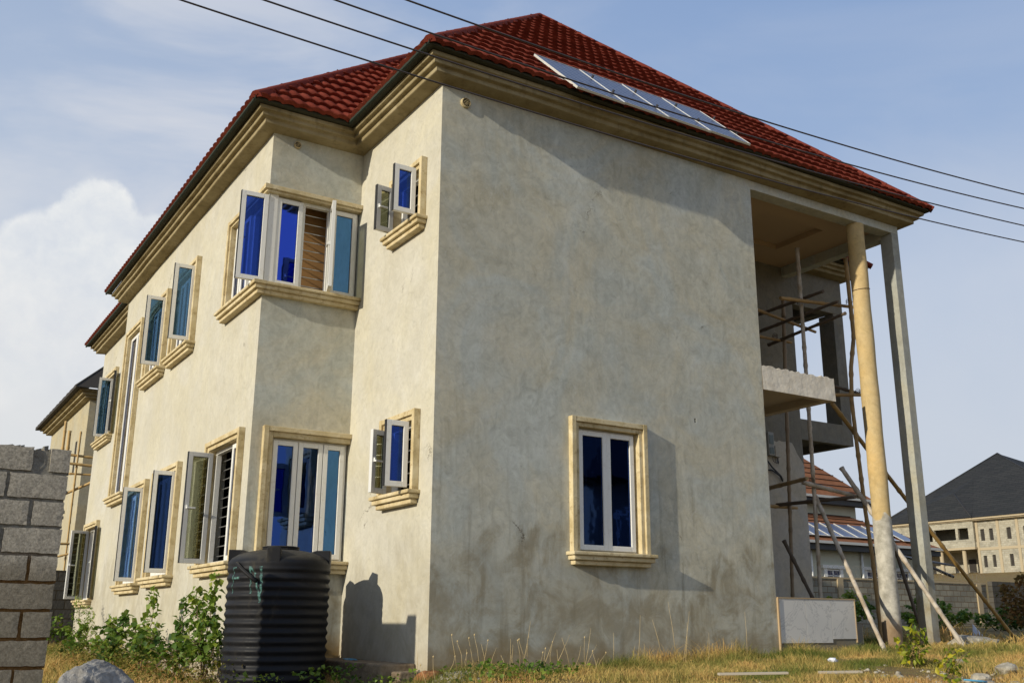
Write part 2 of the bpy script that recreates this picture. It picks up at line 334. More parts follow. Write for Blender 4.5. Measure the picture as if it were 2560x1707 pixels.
# ------------------------------------------------------------------ mesh helpers
class MB:
    def __init__(s): s.v = []; s.f = []; s.sm = []
    def add(s, vs, fs, smooth=False):
        k = len(s.v); s.v += [tuple(p) for p in vs]; s.f += [tuple(i+k for i in f) for f in fs]; s.sm += [smooth]*len(fs); return s
    def obox(s, o, a, b, c):
        o, a, b, c = map(Vector, (o, a, b, c))
        vs = [o, o+a, o+a+b, o+b, o+c, o+a+c, o+a+b+c, o+b+c]
        fs = [(0, 3, 2, 1), (4, 5, 6, 7), (0, 1, 5, 4), (1, 2, 6, 5), (2, 3, 7, 6), (3, 0, 4, 7)]
        if a.cross(b).dot(c) < 0: fs = [f[::-1] for f in fs]
        return s.add(vs, fs)
    def box(s, x0, x1, y0, y1, z0, z1): return s.obox((x0, y0, z0), (x1-x0, 0, 0), (0, y1-y0, 0), (0, 0, z1-z0))
    def tube(s, pts, rad, n=8, cap=True, smooth=True):
        pts = [Vector(p) for p in pts]; m = len(pts); rr = rad if hasattr(rad, '__len__') else [rad]*m
        vs = []; t0 = (pts[1]-pts[0]).normalized(); ref = Vector((0, 0, 1)) if abs(t0.z) < .9 else Vector((1, 0, 0))
        nrm = t0.cross(ref).normalized()
        for i, p in enumerate(pts):
            t = (pts[min(i+1, m-1)]-pts[max(i-1, 0)]).normalized(); nrm = (nrm-t*nrm.dot(t)).normalized(); bn = t.cross(nrm)
            for k in range(n):
                a = 2*math.pi*k/n; vs.append(p+(nrm*math.cos(a)+bn*math.sin(a))*rr[i])
        fs = [(i*n+k, i*n+(k+1) % n, (i+1)*n+(k+1) % n, (i+1)*n+k) for i in range(m-1) for k in range(n)]
        s.add(vs, fs, smooth)
        if cap: k0 = len(s.v)-len(vs); s.f += [tuple(k0+k for k in range(n))[::-1], tuple(k0+(m-1)*n+k for k in range(n))]; s.sm += [False]*2
        return s
    def lathe(s, prof, c=(0, 0), n=64, smooth=True):
        vs = []; m = len(prof)
        for r, z in prof:
            for k in range(n): a = 2*math.pi*k/n; vs.append((c[0]+r*math.cos(a), c[1]+r*math.sin(a), z))
        return s.add(vs, [(i*n+k, i*n+(k+1) % n, (i+1)*n+(k+1) % n, (i+1)*n+k) for i in range(m-1) for k in range(n)], smooth)
def link(o, parent=None):
    S.collection.objects.link(o)
    if parent is not None:
        o.parent = parent; o.matrix_parent_inverse = parent_world(parent).inverted()
    return o
def parent_world(p):
    return Matrix.Translation(p.location)
def obj(name, mb, m, parent=None, bevel=0., rnd=None):
    me = bpy.data.meshes.new(name); me.from_pydata([tuple(v) for v in mb.v], [], mb.f); me.polygons.foreach_set('use_smooth', mb.sm)
    me.materials.append(m); me.update(); o = bpy.data.objects.new(name, me); link(o, parent)
    if bevel:
        bv = o.modifiers.new('bevel', 'BEVEL'); bv.width = bevel; bv.segments = 2; bv.limit_method = 'ANGLE'
    return o
def tag(o, label=None, cat=None, group=None, kind=None):
    if label: o['label'] = label
    if cat: o['category'] = cat
    if group: o['group'] = group
    if kind: o['kind'] = kind
    return o
def thing(name, loc, label, cat, group=None):
    o = bpy.data.objects.new(name, None); o.location = loc; o.empty_display_size = .2; S.collection.objects.link(o)
    return tag(o, label, cat, group)
def npmesh(name, V, faces_flat, sizes, m, attr=None, parent=None):
    me = bpy.data.meshes.new(name); nf = len(sizes); me.vertices.add(len(V)); me.vertices.foreach_set('co', V.ravel().astype(np.float32))
    me.loops.add(len(faces_flat)); me.loops.foreach_set('vertex_index', faces_flat.astype(np.int32)); me.polygons.add(nf)
    st = np.concatenate([[0], np.cumsum(sizes)[:-1]]); me.polygons.foreach_set('loop_start', st.astype(np.int32)); me.polygons.foreach_set('loop_total', np.array(sizes, np.int32))
    if attr is not None: a = me.attributes.new('rnd', 'FLOAT', 'POINT'); a.data.foreach_set('value', attr.astype(np.float32))
    me.materials.append(m); me.update(); me.validate(); o = bpy.data.objects.new(name, me); link(o, parent); return o

# ------------------------------------------------------------------ terrain
def ss(x, a, b): t = np.clip((x-a)/(b-a), 0, 1); return t*t*(3-2*t)
def vnoise(x, y, s, seed=0):
    x = np.asarray(x)/s; y = np.asarray(y)/s; xi = np.floor(x); yi = np.floor(y); fx = x-xi; fy = y-yi; fx = fx*fx*(3-2*fx); fy = fy*fy*(3-2*fy)
    def h(a, b): v = np.sin(a*127.1+b*311.7+seed*74.7)*43758.5453; return v-np.floor(v)
    return (h(xi, yi)*(1-fx)+h(xi+1, yi)*fx)*(1-fy)+(h(xi, yi+1)*(1-fx)+h(xi+1, yi+1)*fx)*fy
def ground_z(x, y):
    x = np.asarray(x, float); y = np.asarray(y, float)
    z = .82+.12*ss(y, 3, 10)*(1-ss(x, -1.7, .6))+.22*ss(x, -1.5, .5)+.026*np.clip(x, 0, 8)+.012*np.clip(x-8, 0, 32)+.09*np.clip(x-42, 0, 400)
    z = z+.003*np.clip(y-20, 0, 200)
    z = z+.10*np.exp(-((x-8.7)**2+(y+.35)**2)/.35)+.10*np.exp(-((x-.15)**2+(y+.45)**2)/.3)
    z = z-1.0*(1-ss(y, -9.6, -6.6))*(1-.0*x)
    near = np.exp(-((x-3)**2+(y)**2)/900)
    return z+near*(.07*(vnoise(x, y, 1.3)-.5)+.05*(vnoise(x, y, .45, 3)-.5))
def axis(lo, hi, d, far):
    a = list(np.arange(lo, hi, d)); s = d
    while a[-1] < far: s *= 1.25; a.append(a[-1]+s)
    s = d
    while a[0] > -far: s *= 1.25; a.insert(0, a[0]-s)
    return np.array(a)
ax, ay = axis(-8, 16, .16, 900), axis(-10, 14, .16, 900)
X, Y = np.meshgrid(ax, ay); Z = ground_z(X, Y); V = np.stack([X, Y, Z], -1).reshape(-1, 3)
nx, ny = len(ax), len(ay); i, j = np.meshgrid(np.arange(nx-1), np.arange(ny-1)); a = (j*nx+i).ravel()
g = npmesh('ground', V, np.stack([a, a+1, a+nx+1, a+nx], -1).ravel(), np.full(len(a), 4), SOIL); g.data.polygons.foreach_set('use_smooth', [True]*len(g.data.polygons)); tag(g, kind='structure')

# ------------------------------------------------------------------ the house
XA, XE, Y1, Wb, Y2, Dx, Y3, H = 5.24, 8.66, 2.40, 1.326, 11.43, .894, 16.2, 8.04
XW, YW = 10.1, 2.44
ZB = .4
house = thing('unfinished_house', (4.3, 6, 1.1), 'two-storey unfinished house of cream and grey cement render under a red hipped roof', 'house')
class Face:
    def __init__(s, kind, c): s.k = kind; s.c = c
    def pt(s, u, n, z): return Vector((u, s.c-n, z)) if s.k == 'y' else Vector((s.c-n, u, z))
    def box(s, mb, u0, u1, n0, n1, z0, z1):
        o = s.pt(u0, n0, z0); return mb.obox(o, s.pt(u1, n0, z0)-o, s.pt(u0, n1, z0)-o, s.pt(u0, n0, z1)-o)
FA, FF, FB, FC, FD, FW = Face('y', 0), Face('y', Y1), Face('x', 0), Face('x', -Wb), Face('x', -Dx), Face('y', YW)
def wall(face, u0, u1, z0, z1, holes=(), m=PL, t=.22, name='wall', wob=0.):
    """front and back skins with rectangular openings, and their reveals"""
    us = sorted({u0, u1, *[h[0] for h in holes], *[h[1] for h in holes]}); zs = sorted({z0, z1, *[h[2] for h in holes], *[h[3] for h in holes]})
    mb = MB(); inh = lambda a, b: any(h[0]-1e-6 <= a <= h[1]+1e-6 and h[2]-1e-6 <= b <= h[3]+1e-6 for h in holes)
    solid = {}
    for i in range(len(us)-1):
        for j in range(len(zs)-1): solid[i, j] = not inh((us[i]+us[i+1])/2, (zs[j]+zs[j+1])/2)
    P = lambda i, j, n: face.pt(us[i], n, zs[j])
    for (i, j), s_ in solid.items():
        if not s_: continue
        mb.add([P(i, j, 0), P(i+1, j, 0), P(i+1, j+1, 0), P(i, j+1, 0)], [(0, 1, 2, 3) if face.k == 'y' else (3, 2, 1, 0)])
        mb.add([P(i, j, -t), P(i+1, j, -t), P(i+1, j+1, -t), P(i, j+1, -t)], [(3, 2, 1, 0) if face.k == 'y' else (0, 1, 2, 3)])
        for (di, dj, e) in ((-1, 0, ((i, j), (i, j+1))), (1, 0, ((i+1, j), (i+1, j+1))), (0, -1, ((i, j), (i+1, j))), (0, 1, ((i, j+1), (i+1, j+1)))):
            if not solid.get((i+di, j+dj), False):
                (a, b), (c, d) = e; mb.add([P(a, b, 0), P(c, d, 0), P(c, d, -t), P(a, b, -t)], [(0, 1, 2, 3)])
    return obj(name, mb, m, house)

WIN = []   # hole registry per face
def window(face, u0, u1, z0, z1, sashes, label=None, sides='LR', sill=(.05, .05), top=True, mull=(), barm=DARK, bar=True, bw=.12, fullsill=True):
    """u0..u1,z1 = outside of the cement surround, z0 = top of the sill. sash = (ua, ub, hinge, angle, glass)"""
    WIN.append((face, (u0+(.06 if 'L' in sides else .0), u1-(.06 if 'R' in sides else .0), z0-.02, z1-.06)))
    wn = thing('window', (0, 0, 0), None, None); del_ = wn
    wn.location = face.pt((u0+u1)/2, 0, z0); wn.parent = house; wn.matrix_parent_inverse = parent_world(house).inverted()
    if label: wn['label'] = label
    a0 = u0+(bw if 'L' in sides else .015); a1 = u1-(bw if 'R' in sides else .015); zt = z1-bw
    mb = MB()
    def band(ua, ub, za, zb):   # stepped moulding strip
        face.box(mb, ua, ub, 0.002, .085, za, zb)
    if 'L' in sides: face.box(mb, u0, u0+.065, .001, .085, z0+.001, z1); face.box(mb, u0+.065, u0+bw, -.13, .055, z0+.001, z1-.065)
    if 'R' in sides: face.box(mb, u1-.065, u1, .001, .085, z0+.001, z1); face.box(mb, u1-bw, u1-.065, -.13, .055, z0+.001, z1-.065)
    l, r = (u0+.065 if 'L' in sides else u0), (u1-.065 if 'R' in sides else u1)
    face.box(mb, l, r, .001, .083, z1-.065, z1-.002)
    l, r = (u0+bw if 'L' in sides else u0), (u1-bw if 'R' in sides else u1)
    face.box(mb, l, r, -.13, .053, z1-bw, z1-.065)
    obj('surround', mb, TRIM, wn, .006)
    mb = MB(); s0, s1 = u0-sill[0], u1+sill[1]; e = (.0, .0)
    face.box(mb, s0, s1, -.13, .165, z0-.045, z0); face.box(mb, s0+.025*(sill[0] > 0), s1-.025*(sill[1] > 0), .0, .135, z0-.10, z0-.045)
    face.box(mb, s0+.06*(sill[0] > 0), s1-.06*(sill[1] > 0), .0, .095, z0-.155, z0-.10)
    obj('sill', mb, TRIM, wn, .012)
    mb = MB(); fw = .045; n0, n1 = -.125, -.055
    face.box(mb, a0, a0+fw, n0, n1, z0, zt); face.box(mb, a1-fw, a1, n0, n1, z0, zt)
    face.box(mb, a0+fw, a1-fw, n0, n1, z0, z0+fw); face.box(mb, a0+fw, a1-fw, n0, n1, zt-fw, zt)
    for q in mull: face.box(mb, q-.03, q+.03, n0, n1, z0+fw, zt-fw)
    obj('frame', mb, PVC, wn, .004)
    for (ua, ub, hinge, ang, gm, *hn) in sashes:
        hn = hn[0] if hn else -.035
        wd = ub-ua; hu = ua if hinge == 'L' else ub; sg = 1 if hinge == 'L' else -1; th = R(ang)
        du = face.pt(1, 0, 0)-face.pt(0, 0, 0); dn = face.pt(0, 1, 0)-face.pt(0, 0, 0)
        A = du*sg*math.cos(th)+dn*math.sin(th); B = (dn*math.cos(th)-du*sg*math.sin(th))
        O = face.pt(hu, -.06 if ang == 0 else hn, z0+.03); hh = zt-z0-.06; rw = .062; T = .05
        up = Vector((0, 0, 1)); mb = MB(); inner = gm is G_CLR
        sm_ = PVC
        mb.obox(O, A*rw, B*T, up*hh).obox(O+A*(wd-rw), A*rw, B*T, up*hh)
        mb.obox(O+A*rw, A*(wd-2*rw), B*T, up*rw).obox(O+A*rw+up*(hh-rw), A*(wd-2*rw), B*T, up*rw)
        obj('sash', mb, PVCI if inner else sm_, wn, .004)
        mb = MB(); g0 = O+A*(rw-.004)+B*(T*.4)+up*(rw-.004)
        mb.obox(g0, A*(wd-2*rw+.008), B*.008, up*(hh-2*rw+.008)); obj('pane', mb, gm, wn)
        mb = MB(); e_ = .006   # rubber gasket line round the pane, on both faces
        for off in (T*.4-.004, T*.4+.0085):
            q = O+A*(rw-.001)+B*off+up*(rw-.001); w_, h_ = wd-2*rw+.002, hh-2*rw+.002
            mb.obox(q, A*w_, B*.003, up*e_).obox(q+up*(h_-e_), A*w_, B*.003, up*e_).obox(q+up*e_, A*e_, B*.003, up*(h_-2*e_)).obox(q+A*(w_-e_)+up*e_, A*e_, B*.003, up*(h_-2*e_))
        if ang > 80: mb.obox(O+A*(wd+.001), A*.006, B*T, up*hh)
        obj('gasket', mb, RUB, wn)
        if ang:
            mb = MB(); hc = O+A*(wd-rw*.5)-B*.002+up*(hh*.48)
            mb.obox(hc-A*.012, A*.024, B*-.025, up*.05).obox(hc-A*.11+B*-.045, A*.12, B*.02, up*.022); obj('handle', mb, WHITE, wn, .004)
    if bar:
        mb = MB(); n = int((zt-z0)/.125)
        for k in range(1, n):
            z = z0+(zt-z0)*k/n; mb.tube([face.pt(a0, -.17, z), face.pt(a1, -.17, z)], .0075, 6)
        obj('burglar_bars', mb, STEEL, wn)
    return wn
# ---- windows (grey side, cream end walls, bay, long left side)
window(FA, 1.85, 3.03, 2.42, 4.05, [(2.01, 2.44, 'L', 0, G_DARK), (2.44, 2.87, 'R', 0, G_DARK)], 'closed two-sash window with dark blue glass low on the grey side wall', mull=(2.44,))
window(FB, .36, 1.30, 6.39, 7.19, [(.49, .78, 'L', 90, G_BLUT, .11), (.90, 1.15, 'R', 84, G_CLR, .07)], 'small upper window with both sashes swung open')
window(FB, .34, 1.30, 3.05, 3.99, [(.48, .76, 'L', 90, G_BLUT, .10), (.90, 1.15, 'R', 72, G_CLR, .02)], 'small lower window with both sashes swung open')
window(FF, -1.19, 0., 2.34, 3.99, [(-1.03, -.70, 'L', 0, G_DARK), (-.69, -.36, 'R', 0, G_DARK), (-.35, -.06, 'R', 0, G_TEAL)], 'tall closed three-sash bay window behind the tank', sides='L', sill=(.12, 0), mull=(-.695, -.355), bw=.13)
window(FC, 2.66, 4.22, 2.32, 4.0, [(2.83, 3.20, 'L', 0, G_DARK), (3.72, 4.06, 'R', 88, G_CLR, -.01)], 'lower window round the bay corner with its far sash open', mull=(3.22,))
def four(F_, u0, u1, z0, z1, gm, lab=None):
    a, b = u0+.15, u1-.15; q = (b-a)/4
    window(F_, u0, u1, z0, z1, [(a, a+.33, 'L', 88, gm, .05)]+[(a+q*k+.01, a+q*(k+1)-.01, 'R', 0, G_DARK) for k in (1, 2, 3)], lab, mull=(a+q, a+2*q, a+3*q))
four(FC, 5.68, 7.30, 2.26, 3.95, G_NAVT); four(FC, 7.78, 9.32, 2.20, 3.92, G_SKYT)
four(FC, 5.66, 7.10, 5.84, 7.27, G_TELT); four(FC, 7.54, 9.00, 5.83, 7.25, G_TELT)
window(FC, 9.50, 10.92, 3.88, 7.22, [(9.66, 10.2, 'L', 0, G_DARK), (10.22, 10.75, 'R', 0, G_DARK)], 'tall narrow stair window', mull=(10.21,), bar=False)
window(FD, 14.1, 15.75, 5.70, 7.28, [(14.20, 14.53, 'L', 166, G_CLR, .06), (14.82, 15.14, 'L', 88, G_TELT, -.03)], mull=(14.81, 15.2))
window(FD, 14.3, 15.85, 2.05, 3.78, [(14.40, 14.72, 'L', 166, G_CLR, .06), (15.28, 15.68, 'R', 80, G_CLR, -.03)], mull=(14.8, 15.24))
# corner window of the bay, upper floor: front leaf and side leaf share a corner post
window(FF, -1.326, 0., 5.86, 7.25, [(-1.20, -.84, 'L', 0, G_BLUE), (-.80, -.44, 'R', 73, G_CLR), (-.41, -.05, 'R', 0, G_TEAL)], 'upper corner window with its middle sash standing open', sides='', sill=(.0, 0), mull=(-.82, -.425), bw=.10)
window(FC, 2.40+.005, 4.02, 5.86, 7.25, [(2.44, 2.80, 'L', 86, G_BLUT, .0), (3.20, 3.5, 'R', 0, G_DARK), (3.54, 3.86, 'R', 0, G_DARK)], 'side half of the upper corner window with a sash open', sides='R', sill=(.0, .05), mull=(3.17, 3.52), bw=.10)
mb = MB()
mb.box(-Wb-.085, -Wb-.001, Y1-.083, Y1, 7.185, 7.249).box(-Wb-.05, -Wb-.001, Y1-.053, Y1, 7.152, 7.187)
obj('lintel_corner', mb, TRIM, house); mb = MB()
mb.box(-Wb-.165, -Wb-.001, Y1-.165, Y1, 5.816, 5.859).box(-Wb-.135, -Wb-.001, Y1-.135, Y1, 5.761, 5.818).box(-Wb-.095, -Wb-.001, Y1-.095, Y1, 5.706, 5.763)
obj('sill_corner', mb, TRIM, house)
mb = MB(); mb.box(-Wb+.004, -Wb+.13, Y1+.004, Y1+.12, 5.862, 7.15); obj('corner_post', mb, PVC, house, .006)
holes = lambda F_: [h for f, h in WIN if f is F_]
wall(FA, 0, XA, ZB, H, holes(FA)+[(3.915, 3.945, 4.19, 4.25)])
wall(FB, .22, Y1, ZB, H, [h for h in holes(FB)], PLW)
wall(Face('x', -.003), -.0, .22, ZB, H, (), PLW, .0025, name='wall_skin')
wall(FF, -Wb, .22, ZB, H, [(a+.001 if a < -1.3 else a, min(b, 0), c, d) for a, b, c, d in holes(FF)])
wall(FC, Y1+.22, Y2, ZB, H, [(max(a, Y1+.22), b, c, d) for a, b, c, d in holes(FC)], PLW)
FCs = Face('x', -Wb-.003)
wall(FCs, Y1, Y1+.22, ZB, 5.70, (), PLW, .0025, name='wall_skin')
wall(FCs, Y1, Y1+.22, 7.25, H, (), PLW, .0025, name='wall_skin')
wall(FD, Y2, Y3, ZB, H, holes(FD), PLW)
mb = MB(); mb.box(-Wb+.22, -Dx+.22, Y2-.22, Y2, ZB, H).box(-Dx+.22, XW, Y3-.22, Y3, ZB, H).box(XA-.22, XA, .22, YW, ZB, H)
obj('wall', mb, PL, house)
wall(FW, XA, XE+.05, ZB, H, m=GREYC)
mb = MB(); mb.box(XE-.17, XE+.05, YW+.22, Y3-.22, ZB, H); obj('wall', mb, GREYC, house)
mb = MB()   # white skim coat on the lower porch wall: ragged top edge
xs = np.linspace(6.6, XE+.05, 40); top = [4.72-.02*math.sin(x*9)-(.05*random.random())-(.35 if x > 8.45 else 0)*(x-8.45)/.25 for x in xs]
for a, b, ta, tb in zip(xs[:-1], xs[1:], top[:-1], top[1:]):
    mb.add([(a, YW-.006, ZB), (b, YW-.006, ZB), (b, YW-.006, tb), (a, YW-.006, ta)], [(0, 1, 2, 3)])
    mb.add([(a, YW-.006, ta), (b, YW-.006, tb), (b, YW, tb), (a, YW, ta)], [(0, 1, 2, 3)])
obj('skim_coat', mb, COAT, house)
mb = MB(); mb.box(XE+.03, XE+.052, YW-.004, YW+.01, ZB, 4.3); obj('wall_edge', mb, COAT, house)
# porch beams, ceiling with its recessed tray
mb = MB(); mb.box(XA, XE, 0, .22, 7.90, H).box(XE-.18, XE, .22, YW, 7.84, H); obj('beam', mb, PL, house, .006)
mb = MB(); zc = 8.02
for b_ in ((XA, 6.3, .22, YW), (7.7, XE-.18, .22, YW), (6.3, 7.7, .22, .75), (6.3, 7.7, 1.8, YW)): mb.box(b_[0], b_[1], b_[2], b_[3], zc, zc+.10)
mb.box(6.3, 7.7, .75, 1.8, zc+.085, zc+.12); obj('porch_ceiling', mb, mat('ceiling_board', (.50, .36, .22), .85), house)
# round column and blade pillar
mb = MB(); n = 26
mb.lathe([(.137+.004*math.sin(k*1.7)+(.004 if k < 3 else 0), ZB+(7.90-ZB)*k/n) for k in range(n+1)], (7.72, .12), 36); obj('round_column', mb, PIER, house)
mb = MB(); mb.box(XE-.17, XE, 0, .235, ZB, 7.90); obj('pillar', mb, mat('pillar_render', rough=.93, spec=.2, build=plaster((.27, .265, .23), (.37, .365, .32), (.46, .455, .41), 1.6, .5, False)), house, .008)
# balcony slab with ragged plaster lip
mb = MB(); n = 34; xs = np.linspace(XA, 6.75, n+1)
tops = [5.165+random.choice([0, .004, .012, -.01])+random.uniform(-.006, .006) for _ in range(n+1)]
for k in range(n):
    a, b = xs[k], xs[k+1]; za, zb_ = tops[k], tops[k+1]
    mb.add([(a, -.012, 4.815), (b, -.012, 4.815), (b, -.004, zb_), (a, -.004, za), (a, .12, za), (b, .12, zb_)], [(0, 1, 2, 3), (3, 2, 5, 4)])
mb.add([(6.75, -.012, 4.815), (6.75, .12, 4.815), (6.75, .12, 5.17), (6.75, -.004, 5.17)], [(0, 1, 2, 3)])
obj('balcony_parapet', mb, mat('pale_skim', (.66, .58, .46), .9, build=lambda t, b: (t.put(b.inputs['Base Color'], t.ramp(t.noise(t.pos(), 4, 7, .65), [(.3, (.60, .52, .40)), (.6, (.80, .73, .61))])), bump(t, b, t.noise(t.pos(), 5, 6), .6, .03))), house)
mb = MB(); mb.box(XA, 6.745, .0, .119, 4.82, 5.14).box(XA, 6.6, .12, YW, 4.93, 5.06).box(6.6, 6.745, .12, YW, 4.82, 5.12)
obj('balcony_slab', mb, mat('slab_soffit', (.52, .42, .30), .9), house)
# right wing: open balcony frame
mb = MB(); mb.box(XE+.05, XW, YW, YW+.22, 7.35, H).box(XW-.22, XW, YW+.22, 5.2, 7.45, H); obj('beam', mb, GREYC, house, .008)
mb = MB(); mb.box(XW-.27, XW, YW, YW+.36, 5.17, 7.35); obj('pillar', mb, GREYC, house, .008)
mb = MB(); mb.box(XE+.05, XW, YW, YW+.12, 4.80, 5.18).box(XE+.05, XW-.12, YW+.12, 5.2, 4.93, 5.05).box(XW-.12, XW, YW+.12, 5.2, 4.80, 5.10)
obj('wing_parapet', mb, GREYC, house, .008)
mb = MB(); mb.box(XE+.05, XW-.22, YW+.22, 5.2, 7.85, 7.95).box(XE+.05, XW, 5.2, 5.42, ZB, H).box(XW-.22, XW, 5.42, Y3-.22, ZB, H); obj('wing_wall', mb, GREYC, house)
mb = MB(); mb.tube([(8.95, YW+1.1, 4.93), (9.02, YW+1.1, 4.55)], .011, 6); obj('rebar', mb, BARK, house)
# porch plinth faced with marble tiles, step, footing
mb = MB()
for k in range(3):
    a = XA+.03+k*.51; mb.box(a, a+.505, -.012, 0, 1.30+.05*(k == 2)+.06, 1.94); 
obj('marble_facing', mb, MARB, house, .002)
mb = MB(); mb.box(XA, 6.78, 0.001, 1.5, ZB, 1.93).box(6.78, 6.93, .0, 1.3, ZB, 1.60); obj('porch_plinth', mb, GREYC, house)
mb = MB(); mb.box(XA+.01, 6.79, -.022, .01, 1.94, 1.955).box(6.775, 6.79, -.02, .2, 1.36, 1.94).box(XA-.0, XA+.022, -.028, -.001, 1.2, 1.94); obj('tile_edge_trim', mb, mat('tan_edge', (.42, .30, .17), .8), house)
mb = MB(); mb.box(-.42, -.001, .27, 2.38, .5, 1.175); mb.box(-.30, -.001, .05, .27, .5, 1.10); obj('footing', mb, mat('footing_cement', (.22, .17, .11), .95, build=lambda t, b: (t.put(b.inputs['Base Color'], t.ramp(t.noise(t.pos(), 5, 7, .7), [(.3, (.09, .06, .035)), (.65, (.26, .20, .13))])), bump(t, b, t.noise(t.pos(), 12, 6), .8, .03))), house, .02)
# interiors: floors, partitions
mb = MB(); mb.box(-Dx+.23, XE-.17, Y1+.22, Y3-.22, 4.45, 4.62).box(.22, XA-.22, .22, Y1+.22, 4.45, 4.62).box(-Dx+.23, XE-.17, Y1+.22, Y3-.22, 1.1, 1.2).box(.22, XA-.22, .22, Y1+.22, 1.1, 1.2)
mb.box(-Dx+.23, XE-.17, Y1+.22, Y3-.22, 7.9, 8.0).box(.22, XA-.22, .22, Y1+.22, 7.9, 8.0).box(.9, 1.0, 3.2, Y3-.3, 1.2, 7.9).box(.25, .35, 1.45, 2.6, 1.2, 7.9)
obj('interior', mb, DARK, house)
mb = MB(); mb.box(-1.05, .6, Y1+.42, Y1+.45, 5.5, 7.6); obj('inner_wall_panel', mb, BROWN, house)  # brown inner wall panel, added close behind the opening to catch daylight
# round vents
def vent(x, y, z, r):
    mb = MB(); n = 20
    ring = lambda rr, yy: [(x+rr*math.cos(2*math.pi*k/n), yy, z+rr*math.sin(2*math.pi*k/n)) for k in range(n)]
    mb.add(ring(r, y)+ring(r, y-.03)+ring(r*.8, y-.036)+ring(r*.8, y-.02), [(j*n+k, j*n+(k+1) % n, (j+1)*n+(k+1) % n, (j+1)*n+k) for j in range(3) for k in range(n)])
    for k in range(-4, 5):
        h = math.sqrt(max(0, (r*.8)**2-(k*r*.18)**2)); sgn = 1 if k % 2 else -1
        mb.obox((x-h*.7+k*r*.1, y-.034, z+k*r*.16), (h*1.4, 0, sgn*h*.35), (0, .012, 0), (0, 0, r*.07))
    v = obj('round_vent', mb, TRIM, house)
    mb = MB(); mb.add(ring(r*.82, y-.004), [tuple(range(n))]); obj('vent_opening', mb, DARK, v)
vent(.32, 0, 7.86, .068); vent(-.99, Y1, 8.0-.06, .05)

# cornice: profile swept round the footprint
foot = [(XW, Y3), (XW, YW), (XE, YW), (XE, 0), (0, 0), (0, Y1), (-Wb, Y1), (-Wb, Y2), (-Dx, Y2), (-Dx, Y3)]
def offset(poly, o):
    res = []; n = len(poly)
    for k in range(n):
        p, q, r = Vector(poly[k-1]), Vector(poly[k]), Vector(poly[(k+1) % n]); d1 = (q-p).normalized(); d2 = (r-q).normalized()
        n1 = Vector((-d1.y, d1.x)); n2 = Vector((-d2.y, d2.x)); res.append(q+(n1*o+n2*o)*-1 if False else q-(n1+n2)*o*-1*ORI)
    return res
area = sum(foot[k][0]*foot[(k+1) % len(foot)][1]-foot[(k+1) % len(foot)][0]*foot[k][1] for k in range(len(foot)))
ORI = -1 if area > 0 else 1
prof = [(-.05, 8.041), (.0, 8.041), (.18, 8.068), (.19, 8.075), (.19, 8.128), (.205, 8.14), (.245, 8.142), (.252, 8.15), (.252, 8.192), (.268, 8.202), (.305, 8.204), (.312, 8.212), (.312, 8.255), (.2, 8.26)]
mb = MB(); rings = [offset(foot, o) for o, z in prof]; n = len(foot)
for k in range(n):
    if k in (n-1,): continue
    k2 = (k+1) % n; L_ = (Vector(foot[k2])-Vector(foot[k])).length; seg = max(1, int(L_/.4))
    for s_ in range(seg):
        a, b = s_/seg, (s_+1)/seg; vs = []
        for (o, z), rg in zip(prof, rings):
            for q in (a, b):
                pt = rg[k].lerp(rg[k2], q); wv = 0 if q in (0, 1) else .005*math.sin(pt.x*1.9+pt.y*2.7)+.003*math.sin(pt.x*5.1+pt.y*4.3+2)
                vs.append((pt.x, pt.y, z+wv*(o > 0)))
        mb.add(vs, [(2*i, 2*i+1, 2*i+3, 2*i+2) for i in range(len(prof)-1)])
obj('cornice', mb, CORN, house)

# roof
K, ZR, OR = .985, 8.285, .405
def slope(E0, ue, length, hin, vmax, cuts, name='roof_slope', m=TILE):
    """tile field: rows of wavy pressed tiles, clipped by vertical planes (point, outward normal)"""
    E0 = Vector(E0); ue = Vector(ue); hin = Vector(hin); up = (hin+Vector((0, 0, K))).normalized(); nr = ue.cross(up).normalized()
    if nr.z < 0: nr = -nr
    row = .37; nrow = int(vmax*math.sqrt(1+K*K)/row)+1; du = .036; nu = int(length/du)+1
    us = [length*i/(nu-1) for i in range(nu)]; bm = bmesh.new()
    for r in range(nrow):
        jl = random.uniform(-.004, .004); lines = []
        for (v, lift, amp) in ((r*row, .0, 1), (r*row-.014, .058+jl, 1), ((r+1)*row+.01, .008, 1)):
            ln = []
            for u in us:
                ph = (u % .185)/.185; hgt = .032*min(1, 1.45*abs(math.sin(math.pi*ph)))
                sag = .006*math.sin(u*.9+r)
                ln.append(bm.verts.new(E0+ue*u+up*v+nr*(lift+hgt*amp+sag-.02)))
            lines.append(ln)
        for a, b in ((0, 1), (1, 2)):
            for i in range(nu-1): f = bm.faces.new((lines[a][i], lines[a][i+1], lines[b][i+1], lines[b][i])); f.smooth = (a == 1)
    for p, nn in cuts:
        bmesh.ops.bisect_plane(bm, geom=bm.verts[:]+bm.edges[:]+bm.faces[:], plane_co=p, plane_no=nn, clear_outer=True)
    bmesh.ops.recalc_face_normals(bm, faces=bm.faces[:])
    me = bpy.data.meshes.new(name); bm.to_mesh(me); bm.free(); me.materials.append(m); o = bpy.data.objects.new(name, me); link(o, house)
    return o
